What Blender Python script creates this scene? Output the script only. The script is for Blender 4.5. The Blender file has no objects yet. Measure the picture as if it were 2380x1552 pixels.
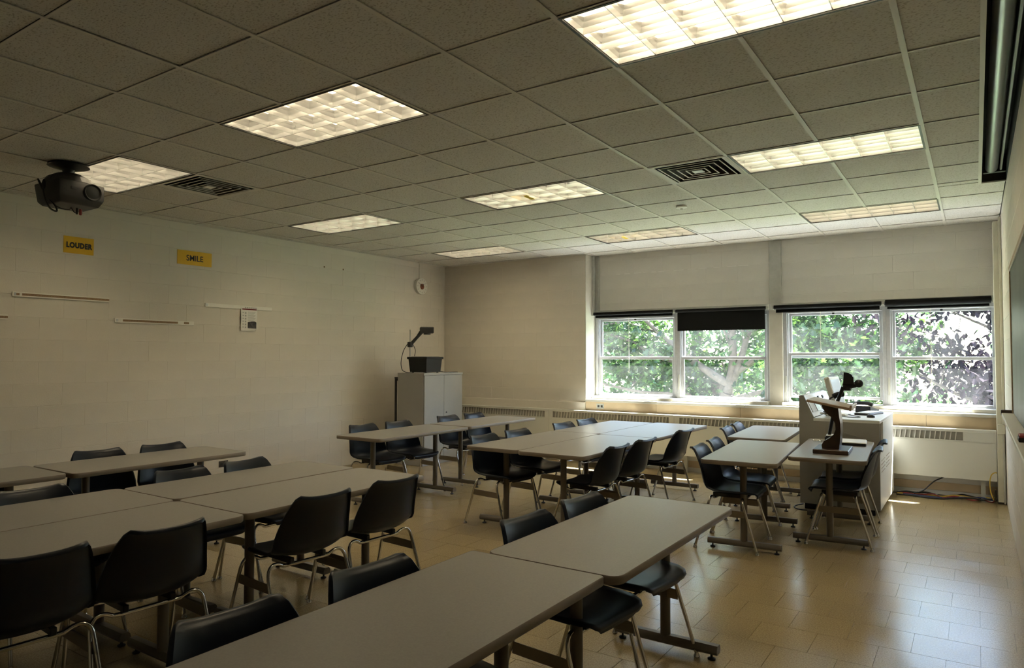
import bpy, bmesh, math, random
from mathutils import Vector, Matrix, Quaternion

random.seed(7)
S = bpy.context.scene
COL = S.collection

# ------------------------------------------------------------------ camera
cam_d = bpy.data.cameras.new('camera')
cam_d.sensor_fit = 'HORIZONTAL'
cam_d.sensor_width = 36.0
cam_d.lens = 1610.16 / 2380 * 36.0
cam_d.clip_start = 0.02
cam_d.clip_end = 300
cam = bpy.data.objects.new('camera', cam_d)
COL.objects.link(cam)
cam.location = (1.4773, -3.1486, 1.47)
cam.rotation_euler = (math.pi / 2 + 0.0334, -0.0009, 0.59)
S.camera = cam

# ------------------------------------------------------------------ world, sun, exposure
SUN_DIR = Vector((-0.37, -0.52, -1.0)).normalized()       # the way the light travels
w = bpy.data.worlds.new('world')
S.world = w
w.use_nodes = True
nt = w.node_tree
nt.nodes.clear()
wo = nt.nodes.new('ShaderNodeOutputWorld')
bg = nt.nodes.new('ShaderNodeBackground')
sky = nt.nodes.new('ShaderNodeTexSky')
sky.sky_type = 'NISHITA'
sky.sun_disc = False
sky.sun_elevation = math.asin(-SUN_DIR.z)
sky.sun_rotation = math.atan2(-SUN_DIR.x, -SUN_DIR.y)
sky.air_density = 1.0
sky.dust_density = 1.5
sky.ozone_density = 1.0
bg.inputs['Strength'].default_value = 2.6
nt.links.new(sky.outputs[0], bg.inputs[0])
nt.links.new(bg.outputs[0], wo.inputs[0])

sun_d = bpy.data.lights.new('sun', 'SUN')
sun_d.energy = 132.0
sun_d.angle = 0.009
sun_d.color = (1.0, 0.98, 0.95)
sun = bpy.data.objects.new('sun', sun_d)
COL.objects.link(sun)
sun.rotation_euler = SUN_DIR.to_track_quat('-Z', 'Y').to_euler()
sun.location = (6, 14, 20)

TUBE_STRENGTH = 22.5
TUBE_COLOR = (1.0, 0.83, 0.55)
vs = S.view_settings
vs.view_transform = 'Standard'
vs.look = 'None'
vs.exposure = 0.0
vs.gamma = 1.0
vs.use_curve_mapping = False

# ------------------------------------------------------------------ room numbers
XL, XR = -5.66, 1.71
YB, YR = 5.55, 5.83          # plain back wall, recessed window wall
YF = -4.40                   # wall behind the camera
H = 2.924
RX = -3.10                   # left end of the window recess
TZ = 0.703                   # table top height
T = 0.6096                   # ceiling tile module

# ------------------------------------------------------------------ materials
MATS = {}
def nodes(name):
    m = bpy.data.materials.new(name)
    m.use_nodes = True
    n = m.node_tree
    return m, n, n.nodes['Principled BSDF']

def mat(name, col, rough=0.6, metal=0.0, spec=0.5, coat=0.0, noise=0.0, scale=20.0, bump=0.0, bscale=200.0, detail=4.0):
    m, n, p = nodes(name)
    c = (*col, 1.0)
    p.inputs['Base Color'].default_value = c
    p.inputs['Roughness'].default_value = rough
    p.inputs['Metallic'].default_value = metal
    p.inputs['Specular IOR Level'].default_value = spec
    p.inputs['Coat Weight'].default_value = coat
    if noise > 0 or bump > 0:
        tc = n.nodes.new('ShaderNodeTexCoord')
        if noise > 0:
            nz = n.nodes.new('ShaderNodeTexNoise')
            nz.inputs['Scale'].default_value = scale
            nz.inputs['Detail'].default_value = detail
            n.links.new(tc.outputs['Object'], nz.inputs['Vector'])
            rp = n.nodes.new('ShaderNodeMapRange')
            rp.inputs['From Min'].default_value = 0.3
            rp.inputs['From Max'].default_value = 0.7
            rp.inputs['To Min'].default_value = 1.0 - noise
            rp.inputs['To Max'].default_value = 1.0 + noise
            n.links.new(nz.outputs['Fac'], rp.inputs['Value'])
            mx = n.nodes.new('ShaderNodeVectorMath')
            mx.operation = 'SCALE'
            mx.inputs[0].default_value = col
            n.links.new(rp.outputs[0], mx.inputs['Scale'])
            n.links.new(mx.outputs[0], p.inputs['Base Color'])
        if bump > 0:
            bz = n.nodes.new('ShaderNodeTexNoise')
            bz.inputs['Scale'].default_value = bscale
            bz.inputs['Detail'].default_value = 3.0
            n.links.new(tc.outputs['Object'], bz.inputs['Vector'])
            bp = n.nodes.new('ShaderNodeBump')
            bp.inputs['Strength'].default_value = bump
            bp.inputs['Distance'].default_value = 0.004
            n.links.new(bz.outputs['Fac'], bp.inputs['Height'])
            n.links.new(bp.outputs[0], p.inputs['Normal'])
    MATS[name] = m
    return m

mat('wall_paint', (0.69, 0.64, 0.56), 0.55, noise=0.04, scale=3.0, bump=0.25, bscale=90)
mat('panel_paint', (0.69, 0.67, 0.62), 0.6, noise=0.05, scale=3.0, bump=0.35, bscale=90)
mat('tan_paint', (0.50, 0.385, 0.245), 0.5, noise=0.06, scale=8)
mat('cream_metal', (0.63, 0.62, 0.56), 0.42)
mat('grille_back', (0.36, 0.345, 0.30), 0.6)
mat('column_paint', (0.42, 0.42, 0.38), 0.5, noise=0.08, scale=12)
mat('sill_paint', (0.50, 0.475, 0.41), 0.45, noise=0.06, scale=9)
mat('aluminium', (0.45, 0.46, 0.48), 0.42, metal=0.2, noise=0.05, scale=30)
mat('grid_metal', (0.66, 0.63, 0.57), 0.5)
mat('dull_taupe', (0.36, 0.32, 0.25), 0.6)  # plain taupe for the sensor cap and the console slots
mat('black_trim', (0.02, 0.02, 0.018), 0.5)
mat('fixture_white', (0.82, 0.81, 0.78), 0.35)
mat('louver', (0.80, 0.80, 0.80), 0.29, metal=0.95)
mat('vent_shade', (0.085, 0.078, 0.065), 0.6)  # dark colour paints the shade inside the white vent cones
mat('tube_off', (0.62, 0.60, 0.55), 0.4)
mat('laminate', (0.315, 0.300, 0.280), 0.36, spec=0.42, noise=0.06, scale=160, detail=2)
mat('edge_band', (0.235, 0.195, 0.155), 0.45)
mat('table_steel', (0.135, 0.115, 0.09), 0.42)
mat('shell_navy', (0.0042, 0.0085, 0.0190), 0.36, spec=0.36, bump=0.08, bscale=500)
mat('chrome', (0.62, 0.60, 0.56), 0.16, metal=1.0)
mat('bracket_steel', (0.20, 0.17, 0.13), 0.35, metal=0.6)
mat('rubber', (0.03, 0.03, 0.03), 0.6)
mat('cabinet_grey', (0.37, 0.365, 0.35), 0.42, noise=0.03, scale=6)
mat('black_plastic', (0.009, 0.009, 0.010), 0.42, spec=0.4)
mat('projector_grey', (0.034, 0.032, 0.032), 0.45)
mat('steel', (0.55, 0.55, 0.54), 0.3, metal=1.0)
mat('sign_yellow', (0.74, 0.44, 0.015), 0.6, noise=0.05, scale=8)
mat('ink', (0.016, 0.016, 0.016), 0.6)
mat('cork', (0.29, 0.185, 0.10), 0.8, noise=0.25, scale=120)
mat('white_strip', (0.84, 0.81, 0.74), 0.5)
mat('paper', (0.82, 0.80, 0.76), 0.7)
mat('print_red', (0.24, 0.025, 0.025), 0.6)
mat('print_grey', (0.42, 0.41, 0.40), 0.7)
mat('print_photo', (0.05, 0.045, 0.042), 0.6, noise=0.8, scale=40)
mat('clock_white', (0.80, 0.77, 0.70), 0.4)
mat('emblem', (0.26, 0.075, 0.03), 0.5, noise=0.5, scale=60)
mat('gold', (0.45, 0.27, 0.08), 0.5)
mat('wood_dark', (0.042, 0.020, 0.011), 0.35, noise=0.3, scale=18)
mat('wood_top', (0.30, 0.20, 0.115), 0.35, noise=0.25, scale=22)
mat('console_grey', (0.34, 0.325, 0.29), 0.45, noise=0.03, scale=8)
mat('console_side', (0.80, 0.80, 0.77), 0.4)
mat('beige_plastic', (0.68, 0.64, 0.54), 0.45)
mat('screen_grey', (0.22, 0.22, 0.25), 0.12)
mat('panel_white', (0.86, 0.86, 0.86), 0.4)
mat('key_grey', (0.55, 0.55, 0.55), 0.5)
mat('board_green', (0.055, 0.075, 0.062), 0.45, noise=0.35, scale=2.5)
mat('board_wood', (0.36, 0.25, 0.14), 0.45, noise=0.2, scale=30)
mat('shade_black', (0.006, 0.006, 0.006), 0.8, spec=0.15)
mat('cord', (0.82, 0.78, 0.66), 0.7)
mat('raceway', (0.62, 0.60, 0.48), 0.5, noise=0.05, scale=12)
mat('cable_black', (0.012, 0.012, 0.014), 0.45)
mat('cable_yellow', (0.55, 0.37, 0.04), 0.5)
mat('cable_white', (0.70, 0.68, 0.62), 0.5)
mat('cable_blue', (0.03, 0.05, 0.16), 0.5)
mat('cable_red', (0.30, 0.03, 0.03), 0.5)
mat('outlet_brown', (0.045, 0.032, 0.024), 0.4)
mat('screen_housing', (0.24, 0.25, 0.25), 0.3, metal=0.4)
mat('duct_black', (0.012, 0.012, 0.012), 0.8)
mat('tape_yellow', (0.70, 0.50, 0.02), 0.6)
mat('door_wood', (0.28, 0.16, 0.07), 0.4, noise=0.2, scale=10)
mat('bark', (0.10, 0.082, 0.066), 0.9, noise=0.3, scale=14, bump=0.5, bscale=30)
mat('pavement', (0.62, 0.65, 0.69), 0.9, noise=0.10, scale=0.6)
mat('ground', (0.085, 0.135, 0.045), 0.95, noise=0.3, scale=0.8)
mat('exterior', (0.45, 0.38, 0.32), 0.8)

def floor_material():
    m, n, p = nodes('vinyl_tile')
    tc = n.nodes.new('ShaderNodeTexCoord')
    geo = n.nodes.new('ShaderNodeNewGeometry')
    oi = n.nodes.new('ShaderNodeObjectInfo')
    nz = n.nodes.new('ShaderNodeTexNoise')
    nz.inputs['Scale'].default_value = 130
    nz.inputs['Detail'].default_value = 3
    n.links.new(geo.outputs['Position'], nz.inputs['Vector'])
    rp = n.nodes.new('ShaderNodeValToRGB')
    rp.color_ramp.elements[0].position = 0.36
    rp.color_ramp.elements[0].color = (0.31, 0.235, 0.122, 1)
    rp.color_ramp.elements[1].position = 0.62
    rp.color_ramp.elements[1].color = (0.425, 0.335, 0.188, 1)
    n.links.new(nz.outputs['Fac'], rp.inputs[0])
    hv = n.nodes.new('ShaderNodeHueSaturation')
    mr = n.nodes.new('ShaderNodeMapRange')
    mr.inputs['To Min'].default_value = 0.975
    mr.inputs['To Max'].default_value = 1.025
    n.links.new(oi.outputs['Random'], mr.inputs['Value'])
    n.links.new(mr.outputs[0], hv.inputs['Value'])
    n.links.new(rp.outputs[0], hv.inputs['Color'])
    n.links.new(hv.outputs[0], p.inputs['Base Color'])
    # worn wax: gloss varies softly
    nz2 = n.nodes.new('ShaderNodeTexNoise')
    nz2.inputs['Scale'].default_value = 2.2
    nz2.inputs['Detail'].default_value = 5
    n.links.new(geo.outputs['Position'], nz2.inputs['Vector'])
    m2 = n.nodes.new('ShaderNodeMapRange')
    m2.inputs['From Min'].default_value = 0.3
    m2.inputs['From Max'].default_value = 0.7
    m2.inputs['To Min'].default_value = 0.15
    m2.inputs['To Max'].default_value = 0.25
    n.links.new(nz2.outputs['Fac'], m2.inputs['Value'])
    n.links.new(m2.outputs[0], p.inputs['Roughness'])
    p.inputs['Specular IOR Level'].default_value = 0.95
    # brushed polish ripples across the tiles
    mp = n.nodes.new('ShaderNodeMapping')
    mp.inputs['Scale'].default_value = (3, 40, 1)
    n.links.new(geo.outputs['Position'], mp.inputs['Vector'])
    nz3 = n.nodes.new('ShaderNodeTexNoise')
    nz3.inputs['Scale'].default_value = 1.0
    nz3.inputs['Detail'].default_value = 4
    n.links.new(mp.outputs[0], nz3.inputs['Vector'])
    b = n.nodes.new('ShaderNodeBump')
    b.inputs['Strength'].default_value = 0.12
    b.inputs['Distance'].default_value = 0.004
    n.links.new(nz3.outputs['Fac'], b.inputs['Height'])
    n.links.new(b.outputs[0], p.inputs['Normal'])
    MATS['vinyl_tile'] = m
floor_material()

def ceiling_material():
    m, n, p = nodes('mineral_tile')
    geo = n.nodes.new('ShaderNodeNewGeometry')
    oi = n.nodes.new('ShaderNodeObjectInfo')
    mp = n.nodes.new('ShaderNodeMapping')
    mp.inputs['Scale'].default_value = (1.0, 1.6, 1.0)
    n.links.new(geo.outputs['Position'], mp.inputs['Vector'])
    nz = n.nodes.new('ShaderNodeTexNoise')
    nz.inputs['Scale'].default_value = 75
    nz.inputs['Detail'].default_value = 3
    n.links.new(mp.outputs[0], nz.inputs['Vector'])
    rp = n.nodes.new('ShaderNodeValToRGB')
    rp.color_ramp.elements[0].position = 0.34
    rp.color_ramp.elements[0].color = (0.41, 0.38, 0.32, 1)
    rp.color_ramp.elements[1].position = 0.46
    rp.color_ramp.elements[1].color = (0.66, 0.64, 0.595, 1)
    n.links.new(nz.outputs['Fac'], rp.inputs[0])
    hv = n.nodes.new('ShaderNodeHueSaturation')
    mr = n.nodes.new('ShaderNodeMapRange')
    mr.inputs['To Min'].default_value = 0.95
    mr.inputs['To Max'].default_value = 1.04
    n.links.new(oi.outputs['Random'], mr.inputs['Value'])
    n.links.new(mr.outputs[0], hv.inputs['Value'])
    n.links.new(rp.outputs[0], hv.inputs['Color'])
    n.links.new(hv.outputs[0], p.inputs['Base Color'])
    p.inputs['Roughness'].default_value = 0.9
    b = n.nodes.new('ShaderNodeBump')
    b.inputs['Strength'].default_value = 0.5
    b.inputs['Distance'].default_value = 0.003
    n.links.new(nz.outputs['Fac'], b.inputs['Height'])
    n.links.new(b.outputs[0], p.inputs['Normal'])
    MATS['mineral_tile'] = m
ceiling_material()

def emit_material(name, col, strength):
    m, n, p = nodes(name)
    p.inputs['Base Color'].default_value = (0.8, 0.8, 0.8, 1)
    p.inputs['Emission Color'].default_value = (*col, 1)
    p.inputs['Emission Strength'].default_value = strength
    MATS[name] = m
emit_material('tube_on', TUBE_COLOR, TUBE_STRENGTH)

def glass_material():
    m = bpy.data.materials.new('window_glass')
    m.use_nodes = True
    n = m.node_tree
    n.nodes.clear()
    out = n.nodes.new('ShaderNodeOutputMaterial')
    tr = n.nodes.new('ShaderNodeBsdfTransparent')
    tr.inputs[0].default_value = (0.93, 0.96, 0.95, 1)
    gl = n.nodes.new('ShaderNodeBsdfGlossy')
    gl.inputs['Roughness'].default_value = 0.02
    lw = n.nodes.new('ShaderNodeLayerWeight')      # 'Facing' is the same from both sides of the pane
    pw = n.nodes.new('ShaderNodeMath')
    pw.operation = 'POWER'
    pw.inputs[1].default_value = 4.0
    n.links.new(lw.outputs['Facing'], pw.inputs[0])
    fr = n.nodes.new('ShaderNodeMapRange')
    fr.inputs['To Min'].default_value = 0.03
    fr.inputs['To Max'].default_value = 0.8
    n.links.new(pw.outputs[0], fr.inputs['Value'])
    mx = n.nodes.new('ShaderNodeMixShader')
    n.links.new(fr.outputs[0], mx.inputs[0])
    n.links.new(tr.outputs[0], mx.inputs[1])
    n.links.new(gl.outputs[0], mx.inputs[2])
    # a film of dust on the pane
    df = n.nodes.new('ShaderNodeBsdfTranslucent')
    df.inputs[0].default_value = (0.9, 0.93, 0.95, 1)
    geo = n.nodes.new('ShaderNodeNewGeometry')
    nz = n.nodes.new('ShaderNodeTexNoise')
    nz.inputs['Scale'].default_value = 3.0
    nz.inputs['Detail'].default_value = 5
    n.links.new(geo.outputs['Position'], nz.inputs['Vector'])
    mr = n.nodes.new('ShaderNodeMapRange')
    mr.inputs['From Min'].default_value = 0.3
    mr.inputs['From Max'].default_value = 0.8
    mr.inputs['To Min'].default_value = 0.001
    mr.inputs['To Max'].default_value = 0.012
    n.links.new(nz.outputs['Fac'], mr.inputs['Value'])
    m2 = n.nodes.new('ShaderNodeMixShader')
    n.links.new(mr.outputs[0], m2.inputs[0])
    n.links.new(mx.outputs[0], m2.inputs[1])
    n.links.new(df.outputs[0], m2.inputs[2])
    n.links.new(m2.outputs[0], out.inputs[0])
    MATS['window_glass'] = m
glass_material()

def leaf_material(name, c1, c2, trans, gloss=0.04):
    m = bpy.data.materials.new(name)
    m.use_nodes = True
    n = m.node_tree
    n.nodes.clear()
    out = n.nodes.new('ShaderNodeOutputMaterial')
    geo = n.nodes.new('ShaderNodeNewGeometry')
    rp = n.nodes.new('ShaderNodeValToRGB')
    rp.color_ramp.elements[0].color = (*c1, 1)
    rp.color_ramp.elements[1].color = (*c2, 1)
    n.links.new(geo.outputs['Random Per Island'], rp.inputs[0])
    df = n.nodes.new('ShaderNodeBsdfDiffuse')
    tl = n.nodes.new('ShaderNodeBsdfTranslucent')
    n.links.new(rp.outputs[0], df.inputs[0])
    n.links.new(rp.outputs[0], tl.inputs[0])
    mx = n.nodes.new('ShaderNodeMixShader')
    mx.inputs[0].default_value = trans
    n.links.new(df.outputs[0], mx.inputs[1])
    n.links.new(tl.outputs[0], mx.inputs[2])
    gl = n.nodes.new('ShaderNodeBsdfGlossy')
    gl.inputs['Roughness'].default_value = 0.35
    m2 = n.nodes.new('ShaderNodeMixShader')
    m2.inputs[0].default_value = gloss
    n.links.new(mx.outputs[0], m2.inputs[1])
    n.links.new(gl.outputs[0], m2.inputs[2])
    n.links.new(m2.outputs[0], out.inputs[0])
    MATS[name] = m
leaf_material('leaf_green', (0.009, 0.030, 0.009), (0.062, 0.118, 0.022), 0.42)
leaf_material('leaf_far', (0.035, 0.090, 0.030), (0.085, 0.16, 0.055), 0.4)
leaf_material('leaf_purple', (0.006, 0.0038, 0.0072), (0.026, 0.017, 0.024), 0.2, 0.012)

# ------------------------------------------------------------------ mesh helpers
class MB:
    """Collects shapes for one mesh."""
    def __init__(self):
        self.v = []; self.f = []; self.m = []; self.mi = 0
    def add(self, vs_, fs):
        o = len(self.v)
        self.v += [tuple(p) for p in vs_]
        for f in fs:
            self.f.append([i + o for i in f]); self.m.append(self.mi)
        return self
    def box(self, x0, x1, y0, y1, z0, z1, M=None):
        vs_ = [(x, y, z) for z in (z0, z1) for y in (y0, y1) for x in (x0, x1)]
        if M is not None: vs_ = [M @ Vector(p) for p in vs_]
        return self.add(vs_, [(0, 2, 3, 1), (4, 5, 7, 6), (0, 1, 5, 4), (2, 6, 7, 3), (0, 4, 6, 2), (1, 3, 7, 5)])
    def rbox(self, x0, x1, y0, y1, z0, z1, b=0.004, M=None, seg=1):
        bm = bmesh.new()
        vs_ = [bm.verts.new((x, y, z)) for z in (z0, z1) for y in (y0, y1) for x in (x0, x1)]
        for f in [(0, 2, 3, 1), (4, 5, 7, 6), (0, 1, 5, 4), (2, 6, 7, 3), (0, 4, 6, 2), (1, 3, 7, 5)]:
            bm.faces.new([vs_[i] for i in f])
        bmesh.ops.bevel(bm, geom=bm.edges[:], offset=b, segments=seg, affect='EDGES', profile=0.5)
        return self.bm(bm, M)
    def bm(self, bm, M=None):
        bm.verts.index_update()
        vs_ = [(M @ v.co) if M is not None else v.co.copy() for v in bm.verts]
        fs = [[v.index for v in f.verts] for f in bm.faces]
        bm.free()
        return self.add(vs_, fs)
    def tube(self, pts, r, n=8, caps=True, radii=None):
        pts = [Vector(p) for p in pts]
        k = len(pts)
        tg = []
        for i in range(k):
            a = pts[max(i - 1, 0)]; b = pts[min(i + 1, k - 1)]
            tg.append((b - a).normalized())
        up = Vector((0, 0, 1))
        if abs(tg[0].dot(up)) > 0.9: up = Vector((1, 0, 0))
        u = tg[0].cross(up).normalized()
        rings = []
        vs_ = []
        for i in range(k):
            if i:
                q = tg[i - 1].rotation_difference(tg[i])
                u = (q @ u).normalized()
            v = tg[i].cross(u).normalized()
            rr = radii[i] if radii else r
            for j in range(n):
                a = 2 * math.pi * j / n
                vs_.append(pts[i] + (u * math.cos(a) + v * math.sin(a)) * rr)
        fs = []
        for i in range(k - 1):
            for j in range(n):
                j2 = (j + 1) % n
                fs.append((i * n + j, i * n + j2, (i + 1) * n + j2, (i + 1) * n + j))
        if caps:
            fs.append(tuple(range(n - 1, -1, -1)))
            fs.append(tuple((k - 1) * n + j for j in range(n)))
        return self.add(vs_, fs)
    def lathe(self, prof, c, axis='Z', n=20):
        vs_ = []
        for (r, h) in prof:
            for j in range(n):
                a = 2 * math.pi * j / n
                p = (r * math.cos(a), r * math.sin(a), h)
                if axis == 'X': p = (h, p[0], p[1])
                elif axis == 'Y': p = (p[1], h, p[0])
                vs_.append((p[0] + c[0], p[1] + c[1], p[2] + c[2]))
        fs = []
        k = len(prof)
        for i in range(k - 1):
            for j in range(n):
                j2 = (j + 1) % n
                fs.append((i * n + j, i * n + j2, (i + 1) * n + j2, (i + 1) * n + j))
        fs.append(tuple(range(n - 1, -1, -1)))
        fs.append(tuple((k - 1) * n + j for j in range(n)))
        return self.add(vs_, fs)
    def prism(self, poly, a0, a1, plane='XZ'):
        """poly in the plane, extruded along the third axis from a0 to a1."""
        def P(p, a):
            if plane == 'XZ': return (p[0], a, p[1])
            if plane == 'YZ': return (a, p[0], p[1])
            return (p[0], p[1], a)
        n = len(poly)
        vs_ = [P(p, a0) for p in poly] + [P(p, a1) for p in poly]
        fs = [tuple(range(n - 1, -1, -1)), tuple(range(n, 2 * n))]
        for i in range(n):
            j = (i + 1) % n
            fs.append((i, j, n + j, n + i))
        return self.add(vs_, fs)
    def mesh(self, name, mats, smooth=None):
        me = bpy.data.meshes.new(name)
        me.from_pydata(self.v, [], self.f)
        bm = bmesh.new(); bm.from_mesh(me)
        bmesh.ops.recalc_face_normals(bm, faces=bm.faces[:])
        bm.to_mesh(me); bm.free()
        if isinstance(mats, str): mats = [mats]
        for m in mats: me.materials.append(MATS[m])
        if len(mats) > 1:
            for p, i in zip(me.polygons, self.m): p.material_index = i
        if smooth is not None:
            for p in me.polygons: p.use_smooth = True
            me.set_sharp_from_angle(angle=math.radians(smooth))
        return me
    def build(self, name, mats, parent=None, loc=None, smooth=None):
        return obj(name, self.mesh(name, mats, smooth), parent, loc)

def obj(name, me, parent=None, loc=None):
    o = bpy.data.objects.new(name, me)
    COL.objects.link(o)
    if parent is not None: o.parent = parent
    if loc is not None: o.location = loc
    return o

def tag(o, label=None, cat=None, group=None, kind=None):
    if label: o['label'] = label
    if cat: o['category'] = cat
    if group: o['group'] = group
    if kind: o['kind'] = kind
    return o

def thing(name, label, cat, loc=(0, 0, 0), rz=0.0, group=None, kind=None):
    o = bpy.data.objects.new(name, None)
    COL.objects.link(o)
    o.empty_display_size = 0.1
    o.location = loc
    o.rotation_euler = (0, 0, rz)
    return tag(o, label, cat, group, kind)

def structure(o, label=None):
    o['kind'] = 'structure'
    if label: o['label'] = label
    return o

def struct_empty(name, label, loc=(0, 0, 0)):
    o = bpy.data.objects.new(name, None)
    COL.objects.link(o)
    o.location = loc
    return structure(o, label)

def copy_tree(o, parent=None):
    c = o.copy(); COL.objects.link(c)
    if parent is not None: c.parent = parent
    for ch in list(o.children): copy_tree(ch, c)
    return c

def smooth_path(pts, sub=6):
    """Catmull-Rom through the points."""
    P = [Vector(p) for p in pts]
    out = []
    for i in range(len(P) - 1):
        a = P[max(i - 1, 0)]; b = P[i]; c = P[i + 1]; d = P[min(i + 2, len(P) - 1)]
        for k in range(sub):
            t = k / sub
            out.append(0.5 * ((2 * b) + (c - a) * t + (2 * a - 5 * b + 4 * c - d) * t * t + (3 * b - a - 3 * c + d) * t ** 3))
    out.append(P[-1])
    return out

# ================================================================== STRUCTURE
# ---------------------------------------------------------------- floor of vinyl tiles
floor = MB().box(XL - .2, XR + .2, YF - .2, 6.2, -0.2, -0.003).build('floor', 'vinyl_tile')
structure(floor, 'waxed beige vinyl tile floor laid in staggered rows')
TS = 0.290
TG = 0.0006
def tile_mesh(w_, d_):
    b = 0.0007
    m = MB()
    x0, x1, y0, y1 = -w_ / 2 + TG, w_ / 2 - TG, -d_ / 2 + TG, d_ / 2 - TG
    m.add([(x0, y0, -.003), (x1, y0, -.003), (x1, y1, -.003), (x0, y1, -.003),
           (x0 + b, y0 + b, 0), (x1 - b, y0 + b, 0), (x1 - b, y1 - b, 0), (x0 + b, y1 - b, 0)],
          [(4, 5, 6, 7), (0, 1, 5, 4), (1, 2, 6, 5), (2, 3, 7, 6), (3, 0, 4, 7)])
    return m
tile_cells = []
row = 0
y = 1.74 - TS * 22
ri = 0
while y < 5.60:
    off = 1.04 if ri % 2 == 0 else 1.18
    y0, y1 = max(y, YF), min(y + TS, 5.60)
    if y1 - y0 > 0.02:
        k0 = math.floor((XL - off) / TS)
        x = off + k0 * TS
        while x < XR:
            x0, x1 = max(x, XL), min(x + TS, XR)
            if x1 - x0 > 0.02:
                tile_cells.append(((x0 + x1) / 2, (y0 + y1) / 2, x1 - x0, y1 - y0))
            x += TS
    y += TS; ri += 1
camp = Vector((1.4773, -3.1486, 0))
fwd = Vector((-math.sin(.59), math.cos(.59), 0))
def tile_rank(c):
    d = Vector((c[0], c[1], 0)) - camp
    z = d.dot(fwd); s_ = d.dot(Vector((fwd.y, -fwd.x, 0)))
    vis = z > 2.6 and abs(s_) < 0.74 * z + .2
    # the open aisle shows its tiles best
    return (0 if vis else 100) + z - (3.0 if c[0] > 0.3 else 0)
tile_cells.sort(key=tile_rank)
full = tile_mesh(TS, TS).mesh('floor_tile', 'vinyl_tile')
for c in tile_cells[:298]:
    me = full if abs(c[2] - TS) < 1e-4 and abs(c[3] - TS) < 1e-4 else tile_mesh(c[2], c[3]).mesh('floor_tile', 'vinyl_tile')
    obj('floor_tile', me, floor, (c[0], c[1], 0))
rest = MB()
for c in tile_cells[298:]:
    t_ = tile_mesh(c[2], c[3])
    rest.add([(p[0] + c[0], p[1] + c[1], p[2]) for p in t_.v], t_.f)
tag(rest.build('floor_tiles', 'vinyl_tile', floor), kind='stuff')

# ---------------------------------------------------------------- block walls
BW, BH = 0.4064, 0.2032
block_cache = {}
def block_mesh(w_, h_, mt):
    key = (round(w_, 3), round(h_, 3), mt)
    if key not in block_cache:
        g, b, d = 0.0006, 0.0022, 0.0015
        x0, x1, z0, z1 = -w_ / 2 + g, w_ / 2 - g, -h_ / 2 + g, h_ / 2 - g
        m = MB()   # lies in the XZ plane, front towards -Y
        m.add([(x0, d, z0), (x1, d, z0), (x1, d, z1), (x0, d, z1),
               (x0 + b, 0, z0 + b), (x1 - b, 0, z0 + b), (x1 - b, 0, z1 - b), (x0 + b, 0, z1 - b)],
              [(4, 5, 6, 7), (0, 1, 5, 4), (1, 2, 6, 5), (2, 3, 7, 6), (3, 0, 4, 7)])
        block_cache[key] = m
        block_cache[key + ('me',)] = m.mesh('block', mt)
    return block_cache[key], block_cache[key + ('me',)]

def block_wall(parent, a0, a1, z0, z1, phase, place, rz, mt, single, skip=None):
    """Courses of blocks along one axis. place(a, z) gives the world point; single(a, z) says whether the block is an object of its own."""
    st = MB()
    n = 0
    k = math.floor(z0 / BH + 1e-6)
    R = Matrix.Rotation(rz, 4, 'Z')
    while k * BH < z1 - 1e-6:
        c0, c1 = max(k * BH, z0), min((k + 1) * BH, z1)
        if c1 - c0 < 0.012:
            k += 1; continue
        off = phase + (BW / 2 if k % 2 else 0)
        a = off + math.floor((a0 - off) / BW) * BW
        while a < a1 - 1e-6:
            b0, b1 = max(a, a0), min(a + BW, a1)
            if b1 - b0 > 0.012:
                ca, cz = (b0 + b1) / 2, (c0 + c1) / 2
                if not (skip and skip(b0, b1, c0, c1)):
                    m, me = block_mesh(b1 - b0, c1 - c0, mt)
                    p = place(ca, cz)
                    if single(ca, cz):
                        o = obj('block', me, parent, p)
                        o.rotation_euler = (0, 0, rz); n += 1
                    else:
                        st.add([R @ Vector(q) + Vector(p) for q in m.v], m.f)
            a += BW
        k += 1
    if st.v:
        tag(st.build('blocks', mt, parent), kind='stuff')
    return n

ZT = H + 0.45
wl = MB().box(XL - .25, XL - .0015, YF - .2, 6.05, 0, ZT).build('wall_left', 'wall_paint')
structure(wl, 'long cream painted concrete block wall on the left')
block_wall(wl, YF, YB, 0, H + .05, 0.12, lambda a, z: (XL, a, z), math.pi / 2, 'wall_paint', lambda a, z: a > -1.0)
wb = MB().box(XL, RX, YB + .0015, 6.05, 0, ZT).build('wall_back', 'wall_paint')
structure(wb, 'cream painted concrete block wall between the corner and the windows')
block_wall(wb, XL, RX, 0.84, H + .05, RX, lambda a, z: (a, YB, z), 0, 'wall_paint', lambda a, z: True)
# lower part of the back wall stands a little proud, with a ledge
MB().rbox(XL, RX, YB - .022, YB + .01, 0, 0.84, .004).build('wall_ledge', 'wall_paint', wb)
# jamb of the recess
MB().box(RX + .0005, RX + .006, YB + .002, 6.0, 0.883, H).build('recess_jamb', 'sill_paint', wb)
wr = MB().box(XR + .0015, XR + .25, YF - .2, 6.05, 0, ZT).build('wall_right', 'wall_paint')
structure(wr, 'cream painted concrete block wall on the right with the chalkboard')
block_wall(wr, YF, YR, 0, H + .05, 0.2, lambda a, z: (XR, a, z), -math.pi / 2, 'wall_paint', lambda a, z: a > 1.0,
           skip=lambda b0, b1, c0, c1: b0 > -2.4 and b1 < 3.0 and c0 > 1.06 and c1 < 2.12)
wf = MB().box(XL - .25, XR + .25, YF - .2, YF, 0, ZT).build('wall_front', 'wall_paint')
structure(wf, 'cream painted wall behind the viewer')
roof = MB().box(XL - .25, XR + .25, YF - .2, 6.05, ZT, ZT + .15).build('ceiling_slab', 'exterior')
structure(roof, 'roof slab above the hung ceiling')

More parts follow.
